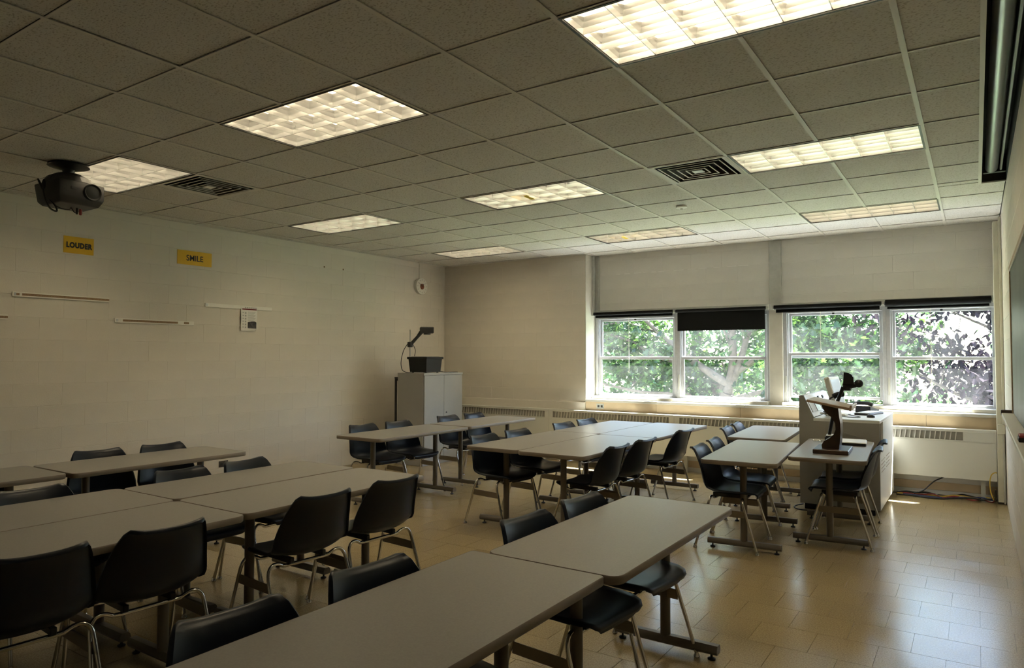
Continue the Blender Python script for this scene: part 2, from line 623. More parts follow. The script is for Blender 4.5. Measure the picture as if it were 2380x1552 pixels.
# upper block panels over the windows
wu = MB().box(RX, XR, YR + .0015, 6.02, 2.06, ZT).build('wall_upper', 'panel_paint')
structure(wu, 'block infill panels above the window band')
block_wall(wu, -3.02, -0.645, 2.13, H + .05, -0.645, lambda a, z: (a, YR, z), 0, 'panel_paint', lambda a, z: True)
block_wall(wu, -0.515, 1.70, 2.13, H + .05, -0.515, lambda a, z: (a, YR, z), 0, 'panel_paint', lambda a, z: True)
# wall below the windows
wa = MB().box(RX, XR, YB + .012, 6.02, 0, 0.85).build('wall_apron', 'panel_paint')
structure(wa, 'low wall under the windows')
for i, (a, b) in enumerate(((RX, -2.05), (-2.05, -0.95), (-0.95, 0.28), (0.28, 1.02), (1.02, XR - .005))):
    MB().rbox(a + .001, b - .001, YB - .002, YB + .014, 0.60, 0.85, .002).build('apron_board', 'tan_paint', wa)
MB().rbox(RX, XR - .005, YB + .002, YB + .014, 0.06, 0.145, .002).build('base_board', 'tan_paint', wa)

# steel columns and lintels of the recess
def trim(n, boxes, mt, label):
    e = struct_empty('trim_%d' % n, label)
    for nm, b in boxes:
        MB().rbox(*b, .003).build(nm, mt, e)
    return e
t1 = trim(1, [('column_web', (RX, RX + .035, YR - .10, YR + .02, 2.06, H)), ('column_flange', (RX + .035, RX + .085, YR - .04, YR + .01, 2.06, H))], 'column_paint', 'grey steel column at the left end of the window recess')
t2 = trim(2, [('column_plate', (-0.65, -0.51, YR - .035, YR + .012, 2.06, H))], 'column_paint', 'grey steel column plate between the two block panels')
for zz in (2.2, 2.42, 2.64, 2.86):
    for xx in (-0.62, -0.54):
        MB().lathe([(.006, 0), (.006, .003)], (xx, YR - .038, zz), 'Y', 8).build('bolt', 'column_paint', t2)
t3 = trim(3, [('lintel', (RX + .08, -0.65, YR - .05, YR + .01, 2.075, 2.135)), ('lintel', (-0.51, XR - .07, YR - .05, YR + .01, 2.075, 2.135))], 'column_paint', 'grey steel lintel strip under the block panels')
t4 = trim(4, [('mullion_post', (-0.66, -0.50, YR - .03, 6.0, 0.88, 2.075))], 'sill_paint', 'painted post between the two pairs of windows')
t5 = struct_empty('trim_5', 'painted window sill running under all windows')
for a, b in ((RX, -0.9), (-0.9, XR - .005)):
    MB().rbox(a + .0006, b - .0006, YB - .018, YR + .12, 0.85, 0.882, .004).build('sill_board', 'sill_paint', t5)

for a, b in ((RX + .007, -0.662), (-0.498, XR - .006)):
    MB().rbox(a, b, YR - .12, YR - .002, 0.8825, 0.922, .004).build('stool_board', 'sill_paint', t5)
# white strips painted along one panel joint for daylight leaking through cracks
leak_rng = random.Random(3)
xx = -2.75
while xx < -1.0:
    ln = leak_rng.uniform(.03, .16)
    MB().box(xx, xx + ln, YR - .0015, YR + .001, 2.6415 + .0 * xx, 2.6475).build('joint_leak_strip', 'paper', wu)
    xx += ln + leak_rng.uniform(.02, .10)

# ---------------------------------------------------------------- windows
def window(n, x0, x1, z0, z1, rail, open_, label):
    e = struct_empty('window_%d' % n, label)
    y0, y1 = YR + .0, YR + .10
    fw = 0.045
    fr = MB()
    for b in ((x0, x0 + fw, z0, z1), (x1 - fw * .8, x1, z0, z1)):
        fr.rbox(b[0], b[1], y0, y1, b[2], b[3], .003)
    fr.rbox(x0 + fw, x1 - fw * .8, y0, y1, z1 - .05, z1, .003)
    fr.rbox(x0 + fw, x1 - fw * .8, y0 - .01, y1, z0, z0 + .045, .003)
    # side tracks with the balance covers
    fr.rbox(x0 + fw, x0 + fw + .016, y0 + .02, y1 - .01, z0 + .045, z1 - .05, .002)
    fr.rbox(x1 - fw * .8 - .012, x1 - fw * .8, y0 + .02, y1 - .01, z0 + .045, z1 - .05, .002)
    fr.build('window_frame', 'aluminium', e)
    a, b = x0 + fw + .014, x1 - fw * .8 - .01
    def sash(nm, za, zb, ya, sw, bot, top):
        m = MB()
        m.rbox(a, a + sw, ya, ya + .03, za, zb, .003)
        m.rbox(b - sw, b, ya, ya + .03, za, zb, .003)
        m.rbox(a + sw, b - sw, ya, ya + .03, za, za + bot, .003)
        m.rbox(a + sw, b - sw, ya, ya + .03, zb - top, zb, .003)
        s = m.build(nm, 'aluminium', e)
        MB().box(a + sw - .004, b - sw + .004, ya + .012, ya + .016, za + bot - .004, zb - top + .004).build('pane', 'window_glass', s)
        return s
    lo = sash('lower_sash', z0 + .045 + open_, rail + .018 + open_ * .6, y0 + .025, .03, .032, .036)
    sash('upper_sash', rail - .018, z1 - .05, y0 + .06, .03, .036, .03)
    MB().rbox((a + b) / 2 - .012, (a + b) / 2 + .012, y0 + .004, y0 + .026, z1 - .075, z1 - .055, .002).build('latch', 'black_trim', e)
    MB().rbox(x0 + .012, x0 + .034, y0 - .006, y0 + .002, z0 + .16, z0 + .36, .002).build('balance_cover', 'column_paint', e)
    return e
window(1, RX + .01, -1.865, 0.882, 2.06, 1.46, 0.0, 'leftmost double hung window with green maple leaves behind')
window(2, -1.865, -0.66, 0.882, 2.06, 1.46, 0.0, 'double hung window behind the half lowered black shade')
window(3, -0.50, 0.625, 0.882, 2.06, 1.48, 0.05, 'double hung window with its lower sash raised a crack')
window(4, 0.625, XR - .012, 0.882, 2.06, 1.46, 0.0, 'rightmost double hung window with purple leaves behind')

# ---------------------------------------------------------------- hung ceiling
ceil = MB().box(XL - .004, XR + .004, YF, 6.0, H + .20, H + .205).build('ceiling', 'duct_black')
structure(ceil, 'hung ceiling of speckled mineral tiles in a metal grid')
LIGHTS = {(i, j): on for (i, j, on) in
          [(-8, -1, 1), (-4, -1, 1), (0, -1, 1), (-8, 3, 1), (-4, 3, 1), (0, 3, 1), (-8, 7, 1), (-4, 7, 1), (0, 7, 1)]}
VENTS = [(-7, 0), (-1, 3)]
SLOT_X, SLOT_Y = 1.54, 3.78
occupied = set(VENTS)
for (i, j) in LIGHTS: occupied |= {(i, j), (i + 1, j)}
def ctile(x0, x1, y0, y1):
    g = 0.008
    m = MB()
    m.box(x0 + g, x1 - g, y0 + .0098, y1 - .0098, .006, .022)
    return m
ct_full = ctile(-T / 2, T / 2, -T / 2, T / 2).mesh('ceiling_tile', 'mineral_tile')
for j in range(-8, 10):
    for i in range(-10, 3):
        if (i, j) in occupied: continue
        x0, x1 = max(i * T, XL), min((i + 1) * T, XR)
        y0, y1 = max(j * T, YF), min((j + 1) * T, YR + .02)
        if y0 >= YB and x0 < RX: x0 = max(x0, RX)
        if x1 - x0 < .03 or y1 - y0 < .03: continue
        parts = [(x0, x1, y0, y1)]
        if i == 2:
            if y1 <= SLOT_Y: parts = [(x0, SLOT_X, y0, y1)]
            elif y0 < SLOT_Y: parts = [(x0, SLOT_X, y0, SLOT_Y), (x0, x1, SLOT_Y, y1)]
        for q in parts:
            if q[3] - q[2] < .03: continue
            if abs(q[1] - q[0] - T) < 1e-4 and abs(q[3] - q[2] - T) < 1e-4:
                o = obj('ceiling_tile', ct_full, ceil, ((q[0] + q[1]) / 2, (q[2] + q[3]) / 2, H))
                if (i, j) == (-3, -3): o.location.x += .004; o.location.z += .002
            else:
                ctile(-(q[1] - q[0]) / 2, (q[1] - q[0]) / 2, -(q[3] - q[2]) / 2, (q[3] - q[2]) / 2).build('ceiling_tile', 'mineral_tile', ceil, ((q[0] + q[1]) / 2, (q[2] + q[3]) / 2, H))
# main runners run away from the viewer, cross tees between them
for i in range(-9, 3):
    segs = [(YF, YR if i * T > RX else YB)]
    for (li, lj) in LIGHTS:
        if li + 1 == i:
            new = []
            for a, b in segs:
                if lj * T > a and (lj + 1) * T < b: new += [(a, lj * T), ((lj + 1) * T, b)]
                elif a < (lj + 1) * T < b and lj * T <= a: new += [((lj + 1) * T, b)]
                else: new.append((a, b))
            segs = new
    for a, b in segs:
        MB().box(i * T - .013, i * T + .013, a, b, H - .001, H + .003).add([], []).build('grid_runner', 'grid_metal', ceil)
for j in range(-7, 10):
    for i in range(-10, 3):
        if (i, j) in occupied and (i, j - 1) in occupied: continue
        a, b = max(i * T, XL) + .013, min((i + 1) * T, XR if j * T > SLOT_Y or i < 2 else SLOT_X) - .013
        if b - a < .03 or (j * T > YB and i * T < RX - .02): continue
        MB().box(a, b, j * T - .0075, j * T + .0075, H + .0005, H + .004).build('cross_tee', 'grid_metal', ceil)
for nm, b in (('wall_angle', (XL, XL + .02, YF, YB)), ('wall_angle', (XL + .02, RX, YB - .02, YB)), ('wall_angle', (RX, XR, YR - .02, YR))):
    MB().box(b[0], b[1], b[2], b[3], H + .0005, H + .004).build(nm, 'grid_metal', ceil)
# edge trim of the slot over the chalkboard
st = struct_empty('trim_6', 'pale metal edge around the dark ceiling slot over the chalkboard')
MB().box(SLOT_X - .022, SLOT_X, YF, SLOT_Y, H - .006, H + .20).build('slot_edge', 'grid_metal', st)
MB().box(SLOT_X, XR, SLOT_Y, SLOT_Y + .012, H - .006, H + .20).build('slot_edge', 'grid_metal', st)
MB().box(SLOT_X, XR, YF, SLOT_Y, H + .19, H + .198).build('slot_back', 'duct_black', st)
MB().box(SLOT_X, SLOT_X + .003, YF, SLOT_Y, H + .004, H + .19).build('slot_side', 'duct_black', st)
MB().box(XR - .003, XR, YF, SLOT_Y, H + .004, H + .19).build('slot_side', 'duct_black', st)
MB().box(SLOT_X + .003, XR - .003, SLOT_Y - .003, SLOT_Y, H + .004, H + .19).build('slot_end', 'duct_black', st)

# ---------------------------------------------------------------- light fixtures
def light_fixture(i, j, on, label):
    x0, x1, y0, y1 = i * T + .006, (i + 2) * T - .006, j * T + .006, (j + 1) * T - .006
    e = thing('ceiling_light', label, 'ceiling light', ((x0 + x1) / 2, (y0 + y1) / 2, H), 0, 'recessed ceiling lights')
    hx, hy = (x1 - x0) / 2, (y1 - y0) / 2
    m = MB()
    for b in ((-hx, hx, -hy, -hy + .014), (-hx, hx, hy - .014, hy), (-hx, -hx + .014, -hy + .014, hy - .014), (hx - .014, hx, -hy + .014, hy - .014)):
        m.box(b[0], b[1], b[2], b[3], -.002, .012)
    m.build('frame', 'black_trim', e)
    hx -= .014; hy -= .014
    m = MB()
    d = .13
    m.box(-hx, hx, -hy, hy, d, d + .004)
    m.box(-hx - .004, -hx, -hy, hy, .004, d); m.box(hx, hx + .004, -hy, hy, .004, d)
    m.box(-hx, hx, -hy - .004, -hy, .004, d); m.box(-hx, hx, hy, hy + .004, .004, d)
    m.build('housing', 'fixture_white', e)
    for k in range(3):
        yy = (k - 1) * hy * 2 / 3
        MB().tube([(-hx + .02, yy, .105), (hx - .02, yy, .105)], .0127, 10).build('fluorescent_tube', 'tube_on' if on else 'tube_off', e)
    # parabolic louver: 3 x 6 cells
    lv = MB()
    top, bot = .078, .006
    def blade(p0, p1, nrm):
        # wedge with a wide top and a narrow foot, sides slightly hollow
        n_ = Vector(nrm)
        sec = [(.002, bot), (.0045, bot + .028), (.010, bot + .052), (.017, top)]
        vs_ = []
        for p in (Vector(p0), Vector(p1)):
            for sgn in (1, -1):
                for (w_, z_) in sec: vs_.append(p + n_ * w_ * sgn + Vector((0, 0, z_)))
        k = len(sec)
        fs = []
        for sd in (0, k):
            for q in range(k - 1): fs.append((sd + q, sd + q + 1, 2 * k + sd + q + 1, 2 * k + sd + q))
        fs += [(0, k, 3 * k, 2 * k), (k - 1, 2 * k - 1, 4 * k - 1, 3 * k - 1)]
        lv.add(vs_, fs)
    for k in range(4):
        yy = -hy + k * hy * 2 / 3
        blade((-hx, yy, 0), (hx, yy, 0), (0, 1, 0))
    for k in range(7):
        xx = -hx + k * hx / 3
        blade((xx, -hy, 0), (xx, hy, 0), (1, 0, 0))
    lv.build('louver', 'louver', e)
    return e
LL = {(-8, -1): 'lit ceiling light half hidden behind the hanging projector', (-4, -1): 'lit ceiling light nearest the projector on the open ceiling, left of centre',
      (0, -1): 'largest and brightest ceiling light, cut off by the top of the picture', (-8, 3): 'lit ceiling light over the far left table row, beyond the left air vent',
      (-4, 3): 'lit ceiling light with dark cells and a tag, in the middle of the ceiling', (0, 3): 'lit ceiling light right beside the right hand air vent',
      (-8, 7): 'dim looking ceiling light nearest the far left corner', (-4, 7): 'dim looking ceiling light with a yellow tag above the left windows',
      (0, 7): 'dim looking ceiling light close to the rightmost windows'}
for (i, j), on in LIGHTS.items():
    e = light_fixture(i, j, on, LL[(i, j)])
    if (i, j) in ((-4, 3), (-4, 7)):
        m = MB()
        m.box(-.02, .02, -.05, .06, -.004, -.002); m.box(-.03, .012, .05, .09, -.004, -.002); m.box(.0, .035, -.09, -.04, -.005, -.003)
        o = m.build('warning_tag', 'tape_yellow', e)
        o.location = (-.05 if j == 3 else -.22, .0, 0)

# ---------------------------------------------------------------- air vents
def vent(i, j, label):
    e = thing('air_vent', label, 'air vent', ((i + .5) * T, (j + .5) * T, H), 0, 'square ceiling air vents')
    def ring(h0, h1, z0, z1, nm, mt):
        m = MB()
        a, b = h0, h1
        vs_ = []
        for (r, z) in ((a, z0), (b, z1)):
            vs_ += [(-r, -r, z), (r, -r, z), (r, r, z), (-r, r, z)]
        for (r, z) in ((a, z0 + .003), (b, z1 + .003)):
            vs_ += [(-r, -r, z), (r, -r, z), (r, r, z), (-r, r, z)]
        fs = []
        for k in range(4):
            k2 = (k + 1) % 4
            fs += [(k, k2, 4 + k2, 4 + k), (8 + k, 12 + k, 12 + k2, 8 + k2), (k, 8 + k, 8 + k2, k2), (4 + k, 4 + k2, 12 + k2, 12 + k)]
        m.add(vs_, fs)
        m.build(nm, mt, e)
    ring(.298, .262, -.002, .002, 'frame', 'grid_metal')
    for r_ in (.240, .185, .130, .078):
        ring(r_, r_ - .010, -.003, -.002, 'ring_lip', 'grid_metal')
        ring(r_ - .010, r_ - .022, -.001, .045, 'cone', 'vent_shade')
    MB().box(-.04, .04, -.04, .04, -.003, .002).build('centre_plate', 'fixture_white', e)
    MB().box(-.262, .262, -.262, .262, .09, .094).build('duct', 'duct_black', e)
    m = MB()
    for s in (-1, 1):
        m.box(s * .264 - .002, s * .264 + .002, -.266, .266, .004, .09)
        m.box(-.262, .262, s * .264 - .002, s * .264 + .002, .004, .09)
    m.build('duct_side', 'duct_black', e)
vent(-7, 0, 'square air vent in the ceiling just right of the projector')
vent(-1, 3, 'square air vent in the ceiling beside the right hand row of lights')

# ---------------------------------------------------------------- smoke detector
e = thing('smoke_detector', 'small round smoke detector on the ceiling near the windows', 'detector', (-0.86, 3.28, H))
MB().lathe([(.05, 0.006), (.055, 0), (.052, -.012), (.03, -.022)], (0, 0, 0), 'Z', 20).build('body', 'fixture_white', e, smooth=40)
MB().lathe([(.012, -.022), (.012, -.028)], (0, 0, 0), 'Z', 12).build('sensor_cap', 'dull_taupe', e)

# ================================================================== RADIATOR COVERS
def radiator(x0, x1, g0, g1, label):
    e = thing('radiator_cover', label, 'radiator', ((x0 + x1) / 2, 5.40, 0.22), 0, 'radiator covers along the window wall')
    ox = (x0 + x1) / 2
    yf, yb = 0.0, YB - .025 - 5.40
    zt, zb = 0.73 - .22, 0.0
    s0, s1 = 0.615 - .22, 0.700 - .22
    a, b = x0 - ox + .0008, x1 - ox - .0008
    m = MB()
    m.rbox(a, b, yf, yf + .012, zb, s0 - .012, .002)                 # lower front
    m.box(a, b, yf + .012, yb, zb, zb + .006)
    m.build('front_panel', 'cream_metal', e)
    m = MB()
    m.rbox(a, b, yf - .002, yf + .012, s0 - .012, s0, .001)
    m.rbox(a, b, yf - .002, yf + .012, s1, zt, .002)
    m.rbox(a, b, yf + .012, yb, zt - .008, zt, .002)
    if g0 - x0 > .02: m.rbox(a, g0 - ox, yf - .002, yf + .012, s0, s1, .001)
    if x1 - g1 > .02: m.rbox(g1 - ox, b, yf - .002, yf + .012, s0, s1, .001)
    m.build('top_panel', 'cream_metal', e)
    MB().box(a, b, yf + .0185, yf + .022, s0 - .01, s1 + .01).build('grille_backing', 'grille_back', e)
    bar = MB()
    w_ = .0045
    bar.add([(-w_ - .006, .001, s0), (w_ - .006, .001, s0), (w_ - .006, .018, s0), (-w_ - .006, .018, s0),
             (-w_ + .006, .001, s1), (w_ + .006, .001, s1), (w_ + .006, .018, s1), (-w_ + .006, .018, s1)],
            [(0, 3, 2, 1), (4, 5, 6, 7), (0, 1, 5, 4), (1, 2, 6, 5), (2, 3, 7, 6), (3, 0, 4, 7)])
    me = bar.mesh('louver_bar', 'cream_metal')
    x = g0 + .0457
    while x < g1 - .02:
        obj('louver_bar', me, e, (x - ox, 0, 0))
        x += .0457
    # legs to the floor so the casing stands
    MB().box(a + .1, a + .14, yb - .05, yb - .01, -.22, 0).build('foot', 'cream_metal', e)
    MB().box(b - .14, b - .1, yb - .05, yb - .01, -.22, 0).build('foot', 'cream_metal', e)
radiator(-5.49, -3.615, -5.42, -3.68, 'cream radiator cover behind the grey cabinet and far left tables')
radiator(-3.615, -1.75, -3.55, -1.82, 'cream radiator cover under the leftmost window')
radiator(-1.75, 0.12, -1.68, 0.05, 'cream radiator cover under the black shade window, left of the console')
radiator(0.12, 1.635, 0.19, 1.35, 'cream radiator cover at the right end with cables on the floor below')

# ================================================================== TABLES
def rounded_rect(hx, hy, r, n=5):
    pts = []
    for cx, cy, a0 in ((hx - r, hy - r, 0), (-hx + r, hy - r, 90), (-hx + r, -hy + r, 180), (hx - r, -hy + r, 270)):
        for k in range(n + 1):
            a = math.radians(a0 + 90 * k / n)
            pts.append((cx + r * math.cos(a), cy + r * math.sin(a)))
    return pts
GL = MB().lathe([(.018, .0), (.020, .006), (.012, .011), (.006, .012), (.006, .032)], (0, 0, 0), 'Z', 12).mesh('glide', 'rubber', 40)
POST = MB().lathe([(.0255, .070), (.0255, TZ - .040)], (0, 0, 0), 'Z', 20).mesh('leg_post', 'table_steel', 40)
def foot_mesh(L):
    sec = [(-.022, .032), (.022, .032), (.029, .045), (.026, .062), (.016, .074), (-.016, .074), (-.026, .062), (-.029, .045)]
    return MB().prism([(p[0], p[1]) for p in sec], -L / 2, L / 2, 'YZ').mesh('foot_bar', 'table_steel', 35)
PLATE = MB().rbox(-.24, .24, -.035, .035, TZ - .043, TZ - .031, .003).mesh('support_plate', 'table_steel')
def table(label, cx, cy, wx, ly, rz=0.0, inset=.22, rcorner=.05, group='grey laminate classroom tables'):
    e = thing('classroom_table', label, 'table', (cx, cy, 0), math.radians(rz), group)
    hx, hy = wx / 2, ly / 2
    outer = rounded_rect(hx, hy, rcorner)
    inner = rounded_rect(hx - .003, hy - .003, rcorner - .003)
    MB().prism(inner, TZ - .030, TZ, 'XY').build('tabletop', 'laminate', e)
    n = len(outer)
    rings = [(outer, TZ - .002, 1), (outer, TZ - .029, 1)]
    inn = rounded_rect(hx - .0032, hy - .0032, rcorner - .0032)
    m = MB()
    vs_ = [(p[0], p[1], TZ + .0006) for p in inn] + [(p[0], p[1], TZ - .003) for p in outer] + [(p[0], p[1], TZ - .028) for p in outer] + [(p[0], p[1], TZ - .0315) for p in inn]
    fs = []
    for k in range(4):
        k2 = (k + 1) % 4
        for q in range(n):
            q2 = (q + 1) % n
            fs.append((k * n + q, k * n + q2, k2 * n + q2, k2 * n + q))
    m.add(vs_, fs)
    m.build('edge_band', 'edge_band', e, smooth=50)
    fm = foot_mesh(.54)
    for s in (-1, 1):
        yy = s * (hy - inset)
        obj('support_plate', PLATE, e, (0, yy, 0))
        obj('leg_post', POST, e, (0, yy, 0))
        f = obj('foot_bar', fm, e, (0, yy, 0))
        for q in (-1, 1):
            obj('glide', GL, f, (q * .235, 0, 0))
    return e
table('table of the far left row nearest the viewer, two chairs behind it', -3.46, 2.245, .61, 1.385)
table('table of the far left row beside the grey cabinet and radiator', -3.475, 3.665, .60, 1.40)
table('table of the row nearest the left wall, its far end with the rounded corner', -3.755, -0.30, .63, 1.31)
table('table at the left edge of the picture, in the row nearest the left wall', -3.79, -1.64, .63, 1.34)
table('front table of the left double row, its far end towards the windows', -1.795, -0.375, .61, 1.335, inset=.24)
table('back table of the left double row, behind the long seam, far end', -2.395, -0.385, .56, 1.31, inset=.24)
table('front table of the left double row at the lower left edge of the picture', -1.780, -1.722, .61, 1.355, inset=.24)
table('back table of the left double row at the left edge of the picture', -2.396, -1.725, .615, 1.365, inset=.24)
table('foreground table whose far end reaches the middle of the picture', 0.145, -0.23, .575, 1.38)
table('foreground table nearest the viewer, running off the bottom edge', 0.09, -1.632, .585, 1.42, rcorner=.02)
table('front right table of the middle double row, its near end', -1.355, 2.35, .62, 1.49, inset=.24)
table('front right table of the middle double row, far end towards the windows', -1.360, 3.852, .62, 1.508, inset=.24)
table('back left table of the middle double row, its near end', -1.945, 2.38, .55, 1.49, inset=.24)
table('back left table of the middle double row, far end towards the windows', -1.945, 3.84, .545, 1.426, inset=.24)
table('table in front of the window pillar, left of the one with the lectern', -0.06, 2.745, .55, 1.44, 5.0, .24)
table('far table right in front of the radiator, left of the console', -0.32, 4.27, .53, 1.34, 3.8, .24)
table('table carrying the wooden lectern and the document camera', 0.47, 3.24, .55, 1.40, 4.2, .24)

# ================================================================== CHAIRS
def shell_mesh():
    prof = [(.205, .398), (.217, .408), (.218, .420), (.205, .430), (.165, .434), (.10, .432), (.03, .427), (-.04, .422), (-.10, .421), (-.150, .428), (-.185, .447),
            (-.207, .478), (-.219, .520), (-.229, .565), (-.239, .610), (-.249, .655), (-.260, .698), (-.272, .730), (-.286, .747), (-.302, .750)]
    half = [.120, .150, .172, .190, .205, .214, .219, .222, .225, .227, .228, .227, .222, .214, .205, .194, .181, .167, .153, .136]
    dish = [.002, .004, .008, .012, .016, .020, .024, .030, .038, .048, .060, .066, .066, .062, .054, .045, .035, .026, .018, .010]
    nu, nv = len(prof), 15
    P = [Vector((p[0], 0, p[1])) for p in prof]
    N = []
    for i in range(nu):
        t = (P[min(i + 1, nu - 1)] - P[max(i - 1, 0)]).normalized()
        N.append(Vector((0, 1, 0)).cross(t).normalized())
    # normals must point to the sitter (up / forward)
    N = [n if (n.z + n.x) > 0 else -n for n in N]
    def pt(i, v):
        q = P[i] + N[i] * (dish[i] * abs(v) ** 2.6) + Vector((0, half[i] * v, 0))
        return q
    G = [[pt(i, -1 + 2 * j / (nv - 1)) for j in range(nv)] for i in range(nu)]
    def nrm(i, j):
        a = G[min(i + 1, nu - 1)][j] - G[max(i - 1, 0)][j]
        b = G[i][min(j + 1, nv - 1)] - G[i][max(j - 1, 0)]
        n = a.cross(b).normalized()
        return n if n.dot(N[i]) > 0 else -n
    NN = [[nrm(i, j) for j in range(nv)] for i in range(nu)]
    m = MB()
    front = [G[i][j] for i in range(nu) for j in range(nv)]
    back = [G[i][j] - NN[i][j] * .005 for i in range(nu) for j in range(nv)]
    idx = lambda i, j: i * nv + j
    fs = []
    for i in range(nu - 1):
        for j in range(nv - 1):
            fs.append((idx(i, j), idx(i + 1, j), idx(i + 1, j + 1), idx(i, j + 1)))
            o = nu * nv
            fs.append((o + idx(i, j), o + idx(i, j + 1), o + idx(i + 1, j + 1), o + idx(i + 1, j)))
    loop = [(0, j) for j in range(nv)] + [(i, nv - 1) for i in range(1, nu)] + [(nu - 1, j) for j in range(nv - 2, -1, -1)] + [(i, 0) for i in range(nu - 2, 0, -1)]
    # turned-over rim
    r1, r2 = [], []
    for (i, j) in loop:
        out = Vector((0, 0, 0))
        if j == 0: out += Vector((0, -1, 0))
        if j == nv - 1: out += Vector((0, 1, 0))
        if i == 0: out += (P[0] - P[1]).normalized()
        if i == nu - 1: out += (P[-1] - P[-2]).normalized()
        out.normalize()
        d = .017 if i > 3 else .010
        r1.append(G[i][j] + out * .004 - NN[i][j] * .005)
        r2.append(G[i][j] + out * .003 - NN[i][j] * d)
    o = 2 * nu * nv
    L = len(loop)
    for k in range(L):
        k2 = (k + 1) % L
        a, b = loop[k], loop[k2]
        fs.append((idx(*a), idx(*b), o + k2, o + k))
        fs.append((o + k, o + k2, o + L + k2, o + L + k))
        fs.append((o + L + k, o + L + k2, nu * nv + idx(*b), nu * nv + idx(*a)))
    m.add(front + back + r1 + r2, fs)
    return m.mesh('seat_shell', 'shell_navy', 60)
SHELL = shell_mesh()
def leg_frame_mesh(sx):
    def half_path(s):
        return [(sx * .232, s * .262, .014), (sx * .150, s * .246, .285), (sx * .134, s * .243, .335), (sx * .126, s * .236, .368), (sx * .121, s * .218, .390),
                (sx * .117, s * .195, .396), (sx * .113, s * .170, .390), (sx * .110, s * .148, .379), (sx * .108, s * .120, .374)]
    a = half_path(-1); b = half_path(1)
    path = smooth_path(a[1:] + b[:0:-1], 3)
    path = [Vector(a[0])] + path + [Vector(b[0])]
    return MB().tube(path, .0095, 8).mesh('leg_frame', 'chrome', 60)
LEGS = [leg_frame_mesh(-1), leg_frame_mesh(1)]
BRK = MB().rbox(-.142, .142, -.003, .003, .262, .312, .002)
BRK = BRK.mesh('side_bracket', 'bracket_steel')
MOUNT = MB().rbox(-.13, .13, -.012, .012, .381, .412, .003).mesh('mounting_rail', 'black_plastic')
CGL = MB().lathe([(.013, .0), (.016, .004), (.015, .011), (.011, .017), (.010, .030)], (0, 0, 0), 'Z', 12).mesh('glide', 'chrome', 40)
def make_chair():
    e = thing('shell_chair', '-', 'chair', group='navy plastic shell chairs')
    obj('seat_shell', SHELL, e)
    for k in (0, 1): obj('leg_frame', LEGS[k], e)
    for s in (-1, 1):
        obj('side_bracket', BRK, e, (0, s * .2455, 0))
        obj('mounting_rail', MOUNT, e, (0, s * .10, 0))
    for sx in (-1, 1):
        for s in (-1, 1):
            obj('glide', CGL, e, (sx * .232, s * .262, 0))
    return e
# back-top centre x, y, heading (0: faces the right wall; 180: faces the left wall), label
CH = [
 (-3.99, 2.11, -6, 'navy shell chair at the near end of the far left table row'),
 (-3.95, 2.61, -8, 'navy shell chair in front of the grey cabinet side, far left table row'),
 (-3.95, 3.48, -5, 'navy shell chair before the cabinet doors, far left table row'),
 (-3.93, 3.98, -4, 'navy shell chair at the far end of the far left table row, before the radiator'),
 (-2.345, 2.04, -8, 'navy shell chair behind the middle double row, nearest the viewer on its left side'),
 (-2.34, 2.59, -8, 'navy shell chair second from the viewer, left side of the middle double row'),
 (-2.325, 3.48, -8, 'shiny navy shell chair third along the left side of the middle double row'),
 (-2.325, 4.02, -8, 'shiny navy shell chair farthest along the left side of the middle double row'),
 (-0.44, 2.40, 3, 'navy shell chair at the near left side of the table before the window pillar'),
 (-0.48, 2.91, 4, 'navy shell chair at the far left side of the table before the window pillar'),
 (-0.69, 3.98, 3, 'navy shell chair left of the far table by the radiator, the nearer one'),
 (-0.73, 4.49, 3, 'navy shell chair left of the far table by the radiator, the farther one'),
 (-0.31, -1.94, -6, 'navy shell chair back in the bottom left foreground, nearest the viewer'),
 (-0.30, -1.41, -7, 'navy shell chair back second from the viewer along the foreground table'),
 (-0.25, -0.50, -6, 'navy shell chair third along the foreground table, its seat showing below the table edge'),
 (-0.245, 0.02, -6, 'navy shell chair farthest along the foreground table'),
 (-4.17, -0.47, -8, 'navy shell chair at the left wall behind the row, left one of the pair'),
 (-4.13, 0.01, -4, 'navy shell chair at the left wall behind the row, right one of the pair'),
 (-4.19, -1.32, -4, 'dark shell chair cut off by the left picture edge, at the left wall row'),
 (-2.82, -1.45, -1, 'navy shell chair behind the left double row, at the left picture edge'),
 (-2.785, -0.63, 0, 'navy shell chair behind the left double row, in the middle'),
 (-2.785, -0.16, 3, 'navy shell chair behind the left double row, at its far end'),
 (-1.375, -1.975, 176, 'large navy shell chair seen from behind at the lower left edge'),
 (-1.375, -1.49, 176, 'navy shell chair seen from behind, second from the lower left edge'),
 (-1.36, -0.64, 175, 'navy shell chair seen from behind, third along the left double row'),
 (-1.36, -0.09, 175, 'navy shell chair seen from behind, at the far end of the left double row'),
 (-0.93, 2.05, 177, 'navy shell chair seen from behind at the near end of the middle double row'),
 (-0.92, 2.60, 175, 'navy shell chair seen from behind, middle one of three at the middle double row'),
 (-0.91, 3.56, 174, 'navy shell chair pulled out alone at the far right side of the middle double row'),
 (0.85, 3.02, 184, 'navy shell chair on the right of the lectern table, the nearer one'),
 (0.83, 3.56, 184, 'navy shell chair on the right of the lectern table, hidden behind the nearer one'),
]
proto = make_chair()
for k, (bx, by, hd, lab) in enumerate(CH):
    c = proto if k == 0 else copy_tree(proto)
    a = math.radians(hd)
    c.location = (bx + .30 * math.cos(a), by + .30 * math.sin(a), 0)
    c.rotation_euler = (0, 0, a)
    c['label'] = lab

